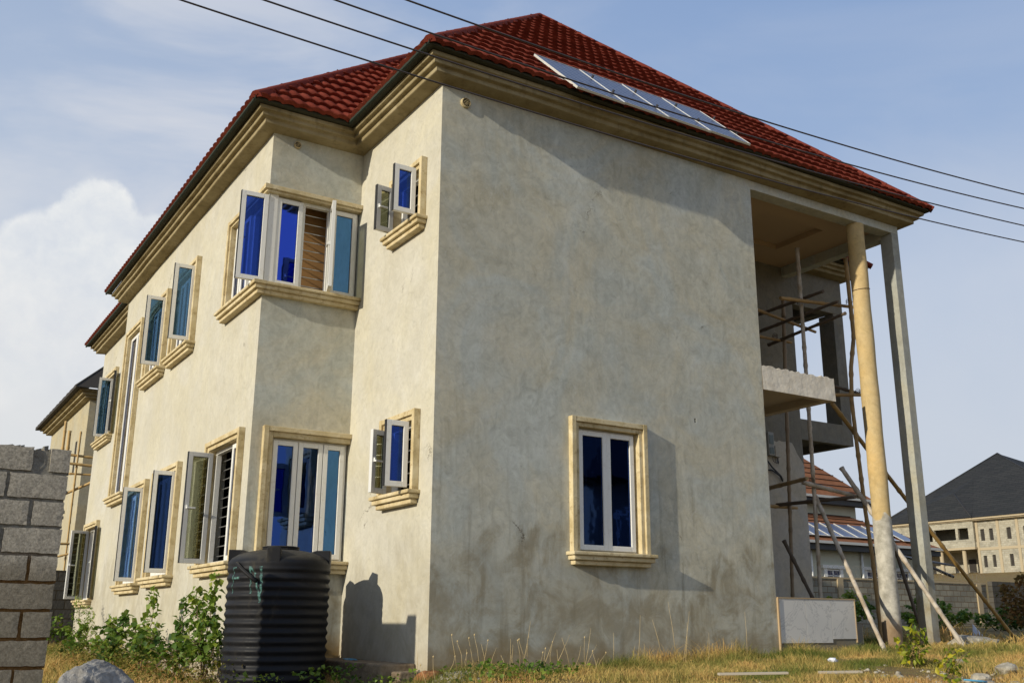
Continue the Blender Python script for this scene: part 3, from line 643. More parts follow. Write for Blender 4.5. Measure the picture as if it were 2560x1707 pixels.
def caps(a, b, r=.062):
    a, b = Vector(a), Vector(b); L_ = (b-a).length; n = max(1, int(L_/.42)); mb = MB()
    for k in range(n):
        p, q = a.lerp(b, k/n), a.lerp(b, min(1, (k+1.1)/n)); up = Vector((0, 0, 1)); t = (q-p).normalized(); s_ = t.cross(up).normalized(); u = s_.cross(t)
        prof_ = [(-1.15, -.75), (-1, -.1), (-.55, .35), (0, .5), (.55, .35), (1, -.1), (1.15, -.75)]; vs = []
        for pt, rr in ((p, r*1.12), (q, r*.98)):
            for x_, y_ in prof_: vs.append(pt+s_*x_*rr+u*y_*rr)
        m_ = len(prof_); mb.add(vs, [(i, i+1, m_+i+1, m_+i) for i in range(m_-1)], True)
        mb.add(vs[:m_], [tuple(range(m_))])
    return obj('ridge_cap', mb, CAP, house)
def hiproof(x0, x1, y0, y1, front=True, left=True, right=True, back=True, extra_front=(), extra_left=(), extra_right=()):
    hw = (x1-x0)/2; zt = ZR+K*hw; cx = (x0+x1)/2
    if front: slope((x0, y0, ZR), (1, 0, 0), x1-x0, (0, 1, 0), hw, [((x0, y0, 0), (-1, 1, 0)), ((x1, y0, 0), (1, 1, 0))]+list(extra_front))
    if left: slope((x0, y0, ZR), (0, 1, 0), y1-y0, (1, 0, 0), hw, [((x0, y0, 0), (1, -1, 0)), ((x0, y1, 0), (1, 1, 0))]+list(extra_left))
    if right: slope((x1, y0, ZR), (0, 1, 0), y1-y0, (-1, 0, 0), hw, [((x1, y0, 0), (-1, -1, 0)), ((x1, y1, 0), (-1, 1, 0))]+list(extra_right))
    if back: slope((x0, y1, ZR), (1, 0, 0), x1-x0, (0, -1, 0), hw, [((x0, y1, 0), (-1, -1, 0)), ((x1, y1, 0), (1, -1, 0))])
    if front: caps((x0-.02, y0-.02, ZR+.035), (cx, y0+hw, zt+.05)); caps((x1+.02, y0-.02, ZR+.035), (cx, y0+hw, zt+.05))
    caps((cx, y0+hw, zt+.05), (cx, y1-hw if back else y1, zt+.05))
# the gable-end block, then the wider body behind it, then the far end; hidden overlaps are clipped away
hiproof(-OR, XE+OR, -OR, 11, back=False, extra_left=[((-OR, Y1-OR, 0), (-1, 1, 0))], extra_right=[((XE+OR, YW-OR, 0), (1, 1, 0))])
hiproof(-Wb-OR, XW+OR, Y1-OR, Y2+OR, back=False, extra_front=[])
hiproof(-Dx-OR, XW+OR, 6.0, Y3+OR, front=False, extra_left=[((0, Y2-.2, 0), (0, -1, 0))], right=False)
# boards under the tile edge, overhang shade put into their dark olive colour
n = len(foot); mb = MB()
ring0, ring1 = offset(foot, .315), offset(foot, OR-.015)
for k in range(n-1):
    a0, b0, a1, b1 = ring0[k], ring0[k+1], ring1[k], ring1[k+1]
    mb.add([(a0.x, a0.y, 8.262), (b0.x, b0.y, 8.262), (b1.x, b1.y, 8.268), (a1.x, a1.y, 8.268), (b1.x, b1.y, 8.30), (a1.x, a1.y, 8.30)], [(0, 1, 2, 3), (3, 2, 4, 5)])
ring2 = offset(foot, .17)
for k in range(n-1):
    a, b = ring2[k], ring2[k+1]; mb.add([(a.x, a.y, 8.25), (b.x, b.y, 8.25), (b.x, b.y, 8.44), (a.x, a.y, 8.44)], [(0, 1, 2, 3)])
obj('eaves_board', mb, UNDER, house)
r3, r4 = offset(foot, OR-.01), offset(foot, OR+.014); mb = MB()  # added west skirt: green roof underside with its shadow put into the colour
for k in range(n-1):
    a, b, c_, d_ = r3[k], r3[k+1], r4[k], r4[k+1]
    if abs(a.x-b.x) > .01 or a.x > 3: continue
    mb.add([(a.x, a.y, 8.25), (b.x, b.y, 8.25), (d_.x, d_.y, 8.262), (c_.x, c_.y, 8.262), (d_.x, d_.y, 8.375), (c_.x, c_.y, 8.375)], [(0, 1, 2, 3), (3, 2, 4, 5)])
obj('eave_shadow_skirt', mb, mat('dark_green_eave_shade', (.010, .020, .011), .8), house)

# ------------------------------------------------------------------ solar array
eup = Vector((0, 1, K)).normalized(); en = Vector((0, -K, 1)).normalized(); ex = Vector((1, 0, 0))
base0 = Vector((1.66, -.50, ZR+K*(-.50+OR)))+en*.05
pw, pl = .782, 1.42
poslab = ['leftmost solar panel on the red roof, its bare frame edge showing', 'second solar panel from the left on the red roof', 'third solar panel from the left on the red roof', 'rightmost solar panel on the red roof, nearest the porch']
for k in range(4):
    o = base0+ex*(k*.79)+eup*(.035*k)
    t = thing('solar_panel', o, poslab[k], 'solar panel', 'solar panels on the red roof'); fr = .010
    mb = MB(); mb.obox(o, ex*pw, eup*fr, en*.03).obox(o+eup*(pl-fr), ex*pw, eup*fr, en*.03).obox(o+eup*fr, ex*fr, eup*(pl-2*fr), en*.03).obox(o+eup*fr+ex*(pw-fr), ex*fr, eup*(pl-2*fr), en*.03)
    obj('panel_frame', mb, ALU, t)
    mb = MB(); q = o+ex*fr+eup*fr+en*.024; a, b = ex*(pw-2*fr), eup*(pl-2*fr); mb.add([q, q+a, q+a+b, q+b], [(0, 1, 2, 3)]); c = obj('cells', mb, CELL, t)
    uv = c.data.uv_layers.new(name='uv'); [setattr(uv.data[i], 'uv', p) for i, p in enumerate([(0, 0), (1, 0), (1, 1), (0, 1)])]
    for v in (.38, 1.02):
        mb = MB(); mb.obox(o+ex*(pw+.001)+eup*v+en*.0, ex*.013, eup*.04, en*.075); obj('clamp', mb, BARK, t)
for v, lb in ((.38, 'lower aluminium rail under the solar panels'), (1.02, 'upper aluminium rail under the solar panels')):
    mb = MB(); o = base0+eup*v-ex*.14-en*.042; mb.obox(o, ex*3.35, eup*.045, en*.03); tag(obj('mounting_rail', mb, ALU), lb, 'rail', 'rails under the solar panels')
    
# ------------------------------------------------------------------ overhead cables
names = ['topmost', 'second from top', 'third from top', 'lowest']
for k, (yy, c2, c1, c0) in enumerate([(-3.05, .005, .017, 6.758), (-2.7, .005, .016, 6.767), (-2.35, .004, .015, 6.78), (-2.0, .004, .012, 6.738)]):
    mb = MB(); xs = np.linspace(-9, 16, 60); mb.tube([(x, yy, c2*x*x+c1*x+c0) for x in xs], .0085, 6)
    tag(obj('power_line', mb, WIRE), f'{names[k]} of the four overhead cables crossing in front of the roof', 'power line', 'overhead cables')

# ------------------------------------------------------------------ water tank
tc_ = Vector((-1.13, 1.58)); tank = thing('water_tank', (tc_.x, tc_.y, .8), 'ribbed black plastic water tank with turquoise paint letters beside the bay', 'water tank')
prof_ = [(.0, .76), (.555, .76)]; z = .8025
pitch = .0975
for k in range(int((2.19-z)/pitch*8)+1):
    zz = z+k*pitch/8; prof_.append((0.573+.010*math.cos(2*math.pi*k/8), zz))
prof_ += [(.576, 2.205), (.582, 2.225), (.572, 2.256), (.54, 2.298), (.48, 2.335), (.38, 2.368), (.28, 2.388), (.21, 2.395), (.205, 2.40)]
mb = MB(); mb.lathe(prof_, tc_, 72); obj('tank_body', mb, TANK, tank)
mb = MB(); mb.lathe([(.205, 2.39), (.205, 2.40), (.212, 2.402), (.212, 2.412), (.2, 2.414), (.2, 2.42), (.212, 2.422), (.212, 2.434), (.19, 2.440), (0, 2.445)], tc_, 40); obj('lid', mb, TANK, tank)
for ang in (-117, -27, 63, 153):
    a = R(ang); rd = Vector((math.cos(a), math.sin(a), 0)); tg = Vector((-rd.y, rd.x, 0)); c = Vector((tc_.x, tc_.y, 0)); mb = MB()
    P_ = lambda r, s_, z: c+rd*r+tg*s_+Vector((0, 0, z)); w_ = .075 if ang == -117 else .10
    mb.add([P_(.575, -w_, 2.22), P_(.575, w_, 2.22), P_(.575, w_, 2.395), P_(.575, -w_, 2.395), P_(.30, -w_*.8, 2.36), P_(.30, w_*.8, 2.36), P_(.42, w_*.8, 2.395), P_(.42, -w_*.8, 2.395)],
           [(0, 1, 2, 3), (3, 2, 6, 7), (7, 6, 5, 4), (1, 5, 6, 2), (0, 3, 7, 4), (0, 4, 5, 1)]); obj('lug', mb, TANK, tank, .008)
def on_tank(deg, z, r=.583): a = R(deg); return Vector((tc_.x+r*math.cos(a), tc_.y+r*math.sin(a), z))
mb = MB(); mb.tube([on_tank(-161+7*i, 2.225-.05*i, .605) for i in range(5)], .022, 8); obj('overflow_pipe', mb, TANK, tank)
mb = MB()
for k in range(8):
    for j in range(3): pass
def patch(pts, wdt):
    mb = MB(); q = []
    for (a0, z0), (a1, z1) in zip(pts[:-1], pts[1:]):
        for s_ in range(7): q.append((a0+(a1-a0)*s_/7, z0+(z1-z0)*s_/7))
    q.append(pts[-1]); vs = []
    for i, (a, z) in enumerate(q):
        a2, z2 = q[min(i+1, len(q)-1)]; a1, z1 = q[max(i-1, 0)]; dx, dz = (a2-a1)*.0102, z2-z1; L_ = math.hypot(dx, dz) or 1
        ww = wdt*(.7+.6*random.random()); ox, oz = -dz/L_*ww, dx/L_*ww
        rr = lambda z: .575+.0105*math.cos(2*math.pi*(z-.90)/pitch)+.0015
        vs += [on_tank(a-ox/.0102, z-oz, rr(z-oz)), on_tank(a+ox/.0102, z+oz, rr(z+oz))]
    mb.add(vs, [(2*i, 2*i+1, 2*i+3, 2*i+2) for i in range(len(q)-1)]); return mb
for pts, wd in [([(-163, 2.180), (-168.4, 2.176), (-169.8, 2.06), (-169.5, 1.9)], .007), ([(-170.5, 2.049), (-166.8, 2.070), (-157, 2.066)], .012),
                ([(-143.4, 2.198), (-141.6, 2.065), (-140.6, 1.896)], .011), ([(-142.8, 2.195), (-136.4, 2.107), (-133.2, 1.97), (-129.8, 1.865)], .010),
                ([(-129.9, 2.207), (-129.0, 2.085), (-128.4, 1.959), (-129.6, 1.865), (-129.0, 1.80)], .014)]:
    obj('painted_letter_stroke', patch(pts, wd), PAINT, tank)

# ------------------------------------------------------------------ bamboo
def pole_mb(pts, r, node=.34):
    pts = [Vector(p) for p in pts]; out_, rr = [], []; acc = random.random()*node
    fine = []
    for a, b in zip(pts[:-1], pts[1:]):
        m_ = max(2, int((b-a).length/.06))
        fine += [a.lerp(b, k/m_) for k in range(m_)]
    fine.append(pts[-1]); dist = 0; L_ = sum((b-a).length for a, b in zip(fine[:-1], fine[1:]))
    w1, w2 = random.uniform(-.012, .012)*L_/3, random.uniform(0, 6); ph = 0
    for i, p in enumerate(fine):
        if i: dist += (p-fine[i-1]).length
        k = (dist+acc) % node; bulge = 1+(.22 if k < .06 else 0)-(.06 if .06 <= k < .12 else 0)
        tp = 1-.15*dist/max(L_, .1); bow = math.sin(math.pi*dist/L_)*w1
        out_.append(p+Vector((bow, bow*.5*math.cos(w2), 0))); rr.append(r*bulge*tp)
    mb = MB(); mb.tube(out_, rr, 9); return mb
scaf = thing('bamboo_scaffold', (7.4, 1.4, 1.4), 'lashed bamboo scaffold of poles standing in the open two-storey porch', 'scaffold')
poles = [([(7.313, 1.0, 7.7), (7.228, 1.0, 1.1)], .029, BAMW), ([(7.772, 1.8, 7.107), (7.457, 1.8, 1.1)], .028, BAM),
         ([(8.026, .6, 7.541), (8.032, .6, 6.706), (8.04, .6, 6.174), (7.9, .6, 5.635), (7.84, .6, 5.075), (7.866, .6, 4.431), (7.936, .6, 3.316), (8.014, .6, 2.583), (8.08, .6, 1.1)], .030, BAM),
         ([(6.769, .95, 6.71), (8.334, .72, 6.757)], .027, BAM), ([(7.549, 2.2, 6.879), (7.486, .671, 6.879)], .025, BAMD), ([(7.0, 1.75, 6.78), (8.487, 1.75, 6.601)], .025, BAM),
         ([(7.552, 2.2, 6.569), (7.338, .263, 6.569)], .024, BAMD), ([(7.77, 2.2, 6.361), (7.40, .2, 6.361)], .025, BAMD), ([(7.1, 1.85, 6.339), (7.96, 1.85, 6.352)], .022, BAM),
         ([(7.228, 1.9, 3.76), (6.86, .75, 3.76)], .030, BAM), ([(7.03, 1.0, 3.743), (7.966, .7, 3.547)], .030, BAMW), ([(7.379, 1.9, 3.494), (7.56, .45, 3.494)], .027, BAMD),
         ([(7.1, 1.85, 3.458), (7.802, 1.85, 3.47)], .026, BAM), ([(7.5, .78, 5.34), (8.127, .65, 5.229)], .024, BAMD), ([(7.5, .75, 5.152), (8.0, .5, 5.164)], .026, BAM), ([(7.34, 1.75, 2.905), (7.358, 1.2, 1.9)], .027, BAMD)]
for pts, r, m_ in poles: obj('pole', pole_mb(pts, r*1.18), m_, scaf)
for c in [(7.28, 1.0, 6.72), (7.75, 1.8, 6.70), (8.03, .62, 6.75), (7.5, .98, 6.57), (8.03, .6, 5.2), (7.24, 1.0, 3.74), (7.93, .65, 3.56), (7.53, 1.82, 6.35)]:
    mb = MB(); pts = [(c[0]+.044*math.cos(q), c[1]+.044*math.sin(q), c[2]+.004*q+.02*math.sin(q*2)) for q in np.linspace(0, 6*math.pi, 40)]
    mb.tube(pts, .0035, 5); obj('lashing', mb, ROPE, scaf)
mb = MB(); pts = [(8.02, .55, 6.74)]+[(7.72+.144*math.cos(q), .12+.144*math.sin(q), 6.78+.02*math.cos(q)) for q in np.linspace(.9, -3.6, 16)]; mb.tube(pts, .004, 5); obj('tie_wire', mb, ROPE, scaf)
for pts, r, m_, lb in [([(7.569, .75, 5.021), (11.73, .6, 1.2)], .036, mat('yellow_bamboo', (.34, .20, .055), .6, build=lambda t, b: t.put(b.inputs['Base Color'], t.ramp(t.noise(t.pos(), 4, 5), [(.3, (.22, .13, .04)), (.65, (.40, .25, .075))]))), 'long yellow bamboo prop slanting from the balcony to the grass, longest of the props'),
                       ([(7.70, .78, 4.0), (8.14, -.82, 1.18)], .037, BAMW, 'grey bleached bamboo prop slanting across the foot of the square pillar'),
                       ([(7.359, 1.05, 3.553), (6.60, -.66, 1.15)], .034, BAMW, 'pale bamboo prop standing between the marble plinth and the round column'),
                       ([(9.307, 1.2, 3.033), (9.53, .85, 1.1)], .03, BAMD, 'short dark bamboo prop seen between the round column and the square pillar')]:
    tag(obj('bamboo_prop', pole_mb(pts, r, .42), m_), lb, 'bamboo pole', 'bamboo props leaning at the porch')
# electricity meters on the porch wall
t = thing('electric_meter', (7.85, YW, 4.6), 'tall grey electricity meter with a dark display on the porch wall', 'electric meter')
mb = MB(); mb.box(7.765, 7.905, YW-.09, YW-.01, 4.42, 4.83); obj('meter_case', mb, DIM, t, .008); mb = MB(); mb.box(7.785, 7.885, YW-.096, YW-.091, 4.62, 4.78).box(7.785, 7.885, YW-.096, YW-.091, 4.45, 4.56); obj('display', mb, GLS, t)
t = thing('breaker_box', (8.0, YW, 4.5), 'small cream breaker box beside the meter on the porch wall', 'breaker box')
mb = MB(); mb.box(7.935, 8.055, YW-.08, YW-.01, 4.41, 4.60); obj('box_case', mb, COAT, t, .006); mb = MB()
for k in range(3): mb.tube([(7.90+.07*k, YW-.03, 4.41), (7.91+.06*k, YW-.04, 4.33-.02*k), (8.0+.02*k, YW-.04, 4.30+.01*k), (8.03, YW-.03, 4.41)], .005, 5)
obj('loose_wires', mb, BARK, t)
for k, (pts) in enumerate([[(7.70, YW-.03, 4.40), (7.86, YW-.05, 4.22), (8.05, YW-.06, 4.08), (8.12, YW-.03, 4.02)], [(7.68, YW-.03, 4.17), (7.85, YW-.05, 4.17), (8.02, YW-.06, 4.09), (8.12, YW-.03, 4.0)]]):
    mb = MB(); mb.tube(pts, .014, 7); tag(obj('cable', mb, BARK), ['upper thick black cable drooping along the porch wall below the meter', 'lower thick black cable drooping along the porch wall below the meter'][k], 'cable')

# ------------------------------------------------------------------ near block wall
bw_ = thing('block_wall', (-4.2, -.2, .9), 'rough grey cement block wall with raw mortar at the left edge, nearest the camera', 'wall')
rows = []; zt = 3.07; ch = .232
mbB, n_b = MB(), 0
bm = bmesh.new()
def rough_block(x0, x1, z0, z1, y0=-.30, y1=-.09):
    nx_, nz_ = max(2, int((x1-x0)/.045)), 5; vs = {}
    for i in range(nx_+1):
        for j in range(nz_+1):
            e = (i in (0, nx_)) or (j in (0, nz_)); x = x0+(x1-x0)*i/nx_; z = z0+(z1-z0)*j/nz_
            q = .002 if not e else .004
            vs[i, j, 0] = bm.verts.new((x+random.uniform(-q, q), y0+(.002 if e else 0)+random.uniform(-.0008, .0008), z+random.uniform(-q, q)))
            if e: vs[i, j, 1] = bm.verts.new((x, y1, z))
    for i in range(nx_):
        for j in range(nz_): bm.faces.new((vs[i, j, 0], vs[i+1, j, 0], vs[i+1, j+1, 0], vs[i, j+1, 0]))
    loop = [(i, 0) for i in range(nx_)]+[(nx_, j) for j in range(nz_)]+[(i, nz_) for i in range(nx_, 0, -1)]+[(0, j) for j in range(nz_, 0, -1)]
    for a, b in zip(loop, loop[1:]+loop[:1]): bm.faces.new((vs[a+(0,)], vs[a+(1,)], vs[b+(1,)], vs[b+(0,)]))
    bm.faces.new([vs[a+(1,)] for a in loop])
ends = [.165, .46, .245, .455, .21, .46, .22, .46, .22, .46]
for r in range(10):
    z1 = zt-r*ch-.01; z0 = z1-ch+.028; x = -3.78+random.uniform(-.008, .008); first = True; w_ = ends[r]
    while x > -7.5:
        rough_block(x-w_, x, z0, z1); x -= w_+(.03 if r or not first else .125)*random.uniform(.8, 1.4); w_ = .455; first = False
bmesh.ops.recalc_face_normals(bm, faces=bm.faces[:])
me = bpy.data.meshes.new('blocks'); bm.to_mesh(me); bm.free(); me.materials.append(BLOCK); ob = bpy.data.objects.new('blocks', me); link(ob, bw_)
mb = MB(); nX, nZ = 60, 40; vs = []
for j in range(nZ+1):
    for i in range(nX+1):
        x = -7.5+(3.705)*i/nX; z = .5+(2.54)*j/nZ; vs.append((x, -.284+random.uniform(-.003, .008), z))
mb.add(vs, [(j*(nX+1)+i, j*(nX+1)+i+1, (j+1)*(nX+1)+i+1, (j+1)*(nX+1)+i) for j in range(nZ) for i in range(nX)], True)
mb.box(-7.5, -3.80, -.27, -.10, .5, 3.03)
for k in range(60):
    x = random.uniform(-6, -3.8); s_ = random.uniform(.012, .035); z = 3.06
    mb.obox((x, random.uniform(-.28, -.12), z-.01), (s_, .01, s_*.3), (-.01, s_, .0), (0, .005, s_*.9))
for k in range(90):
    s_ = random.uniform(.01, .028); mb.obox((-3.80+random.uniform(-.01, .012), random.uniform(-.28, -.12), random.uniform(.9, 3.0)), (s_, .01, s_*.3), (-.01, s_, .0), (0, .005, s_))
obj('mortar_joints', mb, MORT, bw_)
mb = MB(); mb.box(-4.0, -3.80, -.09, .72, .5, 2.98); obj('return_wall', mb, BLOCK, bw_)
mb = MB(); mb.obox((-4.36, -.26, 3.03), (.28, 0, -.03), (0, .12, 0), (0, 0, .014)); tag(obj('broken_tile', mb, LAT), 'flat orange broken tile lying on top of the near block wall', 'tile')

# rock in front of the wall
def rock(name, c, s_, seed, m_, label=None, cat=None, group=None, sub=4, flat=.7):
    bm = bmesh.new(); bmesh.ops.create_icosphere(bm, subdivisions=sub, radius=1); rr = random.Random(seed)
    dirs = [(Vector((rr.gauss(0, 1), rr.gauss(0, 1), rr.gauss(0, 1))).normalized(), rr.uniform(.62, .95)) for _ in range(13)]
    for v in bm.verts:
        p = v.co.copy()
        for d_, h_ in dirs:
            e = p.dot(d_)-h_
            if e > 0: p -= d_*e*.92
        nn = math.sin(p.x*9+seed)*math.sin(p.y*8+1)*math.sin(p.z*10+2)*.06+math.sin(p.x*23+p.z*17)*math.sin(p.y*21+seed)*.025+math.sin(p.x*47+p.y*39)*math.sin(p.z*43)*.012
        p *= 1+nn+rr.uniform(-.008, .008); v.co = Vector((p.x*s_[0], p.y*s_[1], p.z*s_[2]))+Vector(c)
    me = bpy.data.meshes.new(name); bm.to_mesh(me); bm.free(); me.materials.append(m_); o = bpy.data.objects.new(name, me); link(o)
    return tag(o, label, cat, group)
rock('rock', (-3.58, -1.6, 1.0), (.37, .30, .31), 12, ROCK, 'grey granite boulder between the near block wall and the shrub', 'rock', sub=5)

# ------------------------------------------------------------------ neighbour on the left (behind)
nb = thing('neighbour_house', (2, 26, 1.2), 'half-built cream house under a dark green roof seen past the far corner of the house', 'house')
FN = Face('x', -.28); mb = MB(); mb.box(-.28, 6, 21.6, 28.9, .6, 7.98); obj('wall', mb, mat('neighbour_render', rough=.9, build=plaster((.36, .31, .21), (.43, .385, .275), (.49, .445, .33), .5, .3, False)), nb)
mb = MB(); pr = [(0, 7.95), (.17, 7.97), (.17, 8.03), (.27, 8.04), (.27, 8.12), (.36, 8.13), (.36, 8.2)]
for (o1, z1), (o2, z2) in zip(pr[:-1], pr[1:]):
    mb.add([(-.28-o1, 21.6-o1, z1), (-.28-o1, 28.9+o1, z1), (-.28-o2, 28.9+o2, z2), (-.28-o2, 21.6-o2, z2)], [(0, 1, 2, 3)]); mb.add([(-.28-o1, 21.6-o1, z1), (6, 21.6-o1, z1), (6, 21.6-o2, z2), (-.28-o2, 21.6-o2, z2)], [(0, 1, 2, 3)])
obj('cornice', mb, CORN, nb)
mb = MB(); seg = 30
for k in range(seg):
    a, b = 21.1+8.3*k/seg, 21.1+8.3*(k+1)/seg; h1 = .05*abs(math.sin(k*1.3)); h2 = .05*abs(math.sin((k+1)*1.3))
    mb.add([(-.78, a, 8.24+h1), (-.78, b, 8.24+h2), (3., max(24.5, min(a, 26)), 12), (3., max(24.5, min(b, 26)), 12), (-.78, a, 8.17), (-.78, b, 8.17), (-.5, b, 8.2), (-.5, a, 8.2)], [(0, 1, 3, 2), (0, 4, 5, 1), (4, 7, 6, 5)])
mb.add([(-.78, 21.1, 8.2), (7, 21.1, 8.2), (3, 24.5, 12)], [(0, 1, 2)]); obj('roof', mb, mat('dark_brown_roof', (.035, .028, .02), .85), nb)
for (ya, yb, za, zb2) in ((23.0, 23.25, 5.9, 6.9), (24.6, 24.85, 5.3, 6.5)):
    mb = MB(); mb.box(-.295, -.27, ya, yb, za, zb2); obj('slot_opening', mb, DARK, nb)
sc = thing('bamboo_scaffold', (-1.4, 18, 1), 'sunlit bamboo scaffold of thin poles between the house and the half-built neighbour', 'scaffold')
for a, b, r in [((-1.0, 20.6, 7.05), (-.95, 20.6, 1), .04), ((-.90, 20.4, 6.75), (-.85, 20.4, 1), .045), ((-.62, 20.3, 6.75), (-.6, 20.3, 1), .028), ((-1.55, 20.5, 6.12), (.4, 20.2, 6.0), .04), ((-1.5, 20.35, 5.85), (.5, 20.1, 5.75), .042), ((-.8, 20.4, 5.55), (.2, 20.2, 5.55), .03),
                ((-1.0, 20.9, 4.9), (.5, 19.6, 5.7), .04), ((.02, 20, 5.6), (-.25, 20, 1), .035), ((-.9, 20, 3.6), (.4, 20, 3.65), .035), ((-.9, 20.3, 3.25), (.2, 19.9, 3.6), .03)]:
    obj('pole', pole_mb([a, b], r, .5), mat('sunlit_bamboo', (.46, .30, .11), .6), sc)
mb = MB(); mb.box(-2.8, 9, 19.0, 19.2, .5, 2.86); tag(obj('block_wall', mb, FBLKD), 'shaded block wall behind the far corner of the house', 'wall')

# ------------------------------------------------------------------ background on the right
cw = thing('compound_wall', (27, 18, 1.5), 'weathered cement block compound wall with coiled wire across the right background', 'wall')
mb = MB(); mb.box(14, 37.4, 18, 18.22, .8, 3.36); obj('blockwork', mb, FBLK, cw)
mb = MB(); mb.box(14, 37.4, 17.97, 18.25, 3.36, 3.43); obj('coping', mb, mat('coping_cement', (.42, .33, .20), .9), cw)
for x in (19.5, 27.75, 36.8):
    mb = MB(); mb.box(x-.16, x+.16, 17.94, 18.0, .8, 3.36); obj('pillar', mb, mat('coping_cement'), cw)
mb = MB(); q = []
for k in range(900): a = k*.55; q.append((14+23.4*k/900, 18.1+.16*math.cos(a), 3.70+.20*math.sin(a)+.03*math.sin(k*.11)))
mb.tube(q, .0035, 4, smooth=False); obj('razor_wire', mb, mat('razor_steel', (.16, .15, .13), .7), cw)
mb = MB(); mb.box(37.41, 60, 17.7, 17.92, .8, 3.50); tag(obj('compound_wall', mb, FBLKD), 'dark stretch of block wall at the right edge behind the shrubs', 'wall')
# cream bungalow
cr = thing('cream_house', (33, 26, 2), 'cream painted house with brown tiled roofs and solar panels behind the compound wall', 'house')
mb = MB(); mb.box(20, 38.3, 21.9, 32, 1, 5.1); obj('wall', mb, CREAM, cr)
mb = MB(); mb.box(22, 36.8, 24.3, 31, 5.1, 7.5); obj('upper_wall', mb, CREAM, cr)
def simple_hip(x0, x1, y0, y1, z0, k_, m_, ms, parent, rows=9):
    hw = min(x1-x0, y1-y0)/2; zt = z0+k_*hw; ls = x1-x0 >= y1-y0
    A_, B_ = ((x0+hw, (y0+y1)/2, zt), (x1-hw, (y0+y1)/2, zt)) if ls else (((x0+x1)/2, y0+hw, zt), ((x0+x1)/2, y1-hw, zt))
    mb = MB(); v = [(x0, y0, z0), (x1, y0, z0), (x1, y1, z0), (x0, y1, z0), A_, B_]
    mb.add(v, [(0, 1, 5, 4), (1, 2, 5), (2, 3, 4, 5), (3, 0, 4)] if ls else [(0, 1, 4), (1, 2, 5, 4), (2, 3, 5), (3, 0, 4, 5)])
    mb.add([(x0, y0, z0-.1), (x1, y0, z0-.1), (x1, y1, z0-.1), (x0, y1, z0-.1)], [(3, 2, 1, 0)])
    r = obj('roof', mb, m_, parent)
    if ms:
        mb = MB(); L_ = hw/rows
        for j in range(1, rows*2):
            s_ = j*hw/(rows*2); z = z0+k_*s_
            mb.obox((x0+s_, y0+s_-.02, z), (x1-x0-2*s_, 0, 0), (0, .02, .01), (0, -.015, .03)); mb.obox((x0+s_-.02, y0+s_, z), (0, y1-y0-2*s_, 0), (.02, 0, .01), (-.015, 0, .03))
        obj('tile_courses', mb, ms, r)
    return r
simple_hip(19.4, 39.2, 21.3, 33, 5.22, .54, BTILE, BTILED, cr, 7)
simple_hip(21.4, 37.5, 23.7, 31.6, 7.68, .97, BTILE, BTILED, cr, 6)
for (x0, x1, y, z) in ((19.4, 39.2, 21.22, 5.1), (21.4, 37.5, 23.62, 7.56)):
    mb = MB(); mb.box(x0, x1, y, y+.14, z, z+.12); obj('gutter', mb, GUT, cr); mb = MB(); mb.box(x0, x1, y+.15, y+.6, z-.26, z-.02); obj('fascia', mb, FASC, cr)
for x in (30.5, 33.9, 38.0):
    mb = MB(); mb.tube([(x, 21.8, 4.95), (x, 21.82, 1.5)], .06, 8); obj('downpipe', mb, WHITE, cr)
for x in (31.9, 34.6, 36.7):
    wn = obj('window', MB().box(x-.42, x+.42, 21.85, 21.9, 2.9, 4.02), GLS if False else mat('pane_dark', (.05, .06, .12), .15), cr); wn['label'] = 'white framed window with grid panes'
    mb = MB(); mb.box(x-.62, x-.42, 21.78, 21.9, 2.9, 4.05).box(x+.42, x+.62, 21.78, 21.9, 2.9, 4.05).box(x-.72, x+.72, 21.74, 21.9, 4.05, 4.2)
    mb.box(x-.03, x+.03, 21.83, 21.85, 2.9, 4.02).box(x-.42, x+.42, 21.83, 21.85, 3.40, 3.45).box(x-.42, x+.42, 21.83, 21.85, 3.72, 3.76).box(x-.42, x+.42, 21.82, 21.85, 3.96, 4.02); obj('window_frame', mb, WHITE, wn)
for k in range(8):
    x = 29.6+.98*k-(.0 if k < 7 else -.3); r_i = 0; o = Vector((x, 21.55, 5.22+.54*.25+.10)); e2 = Vector((0, 1, .54)).normalized(); nn = Vector((0, -.54, 1)).normalized()
    c = obj('solar_panel', MB().add([o, o+Vector((.92, 0, 0)), o+Vector((.92, 0, 0))+e2*1.6, o+e2*1.6], [(0, 1, 2, 3)]), mat('far_cells', (.12, .15, .24), .25), cr)
    mb = MB(); mb.obox(o+nn*.005-Vector((.03, 0, 0)), Vector((.05, 0, 0)), e2*1.6, nn*.03).obox(o+nn*.005, Vector((.92, 0, 0)), e2*.05, nn*.03); obj('panel_frame', mb, ALU, c)
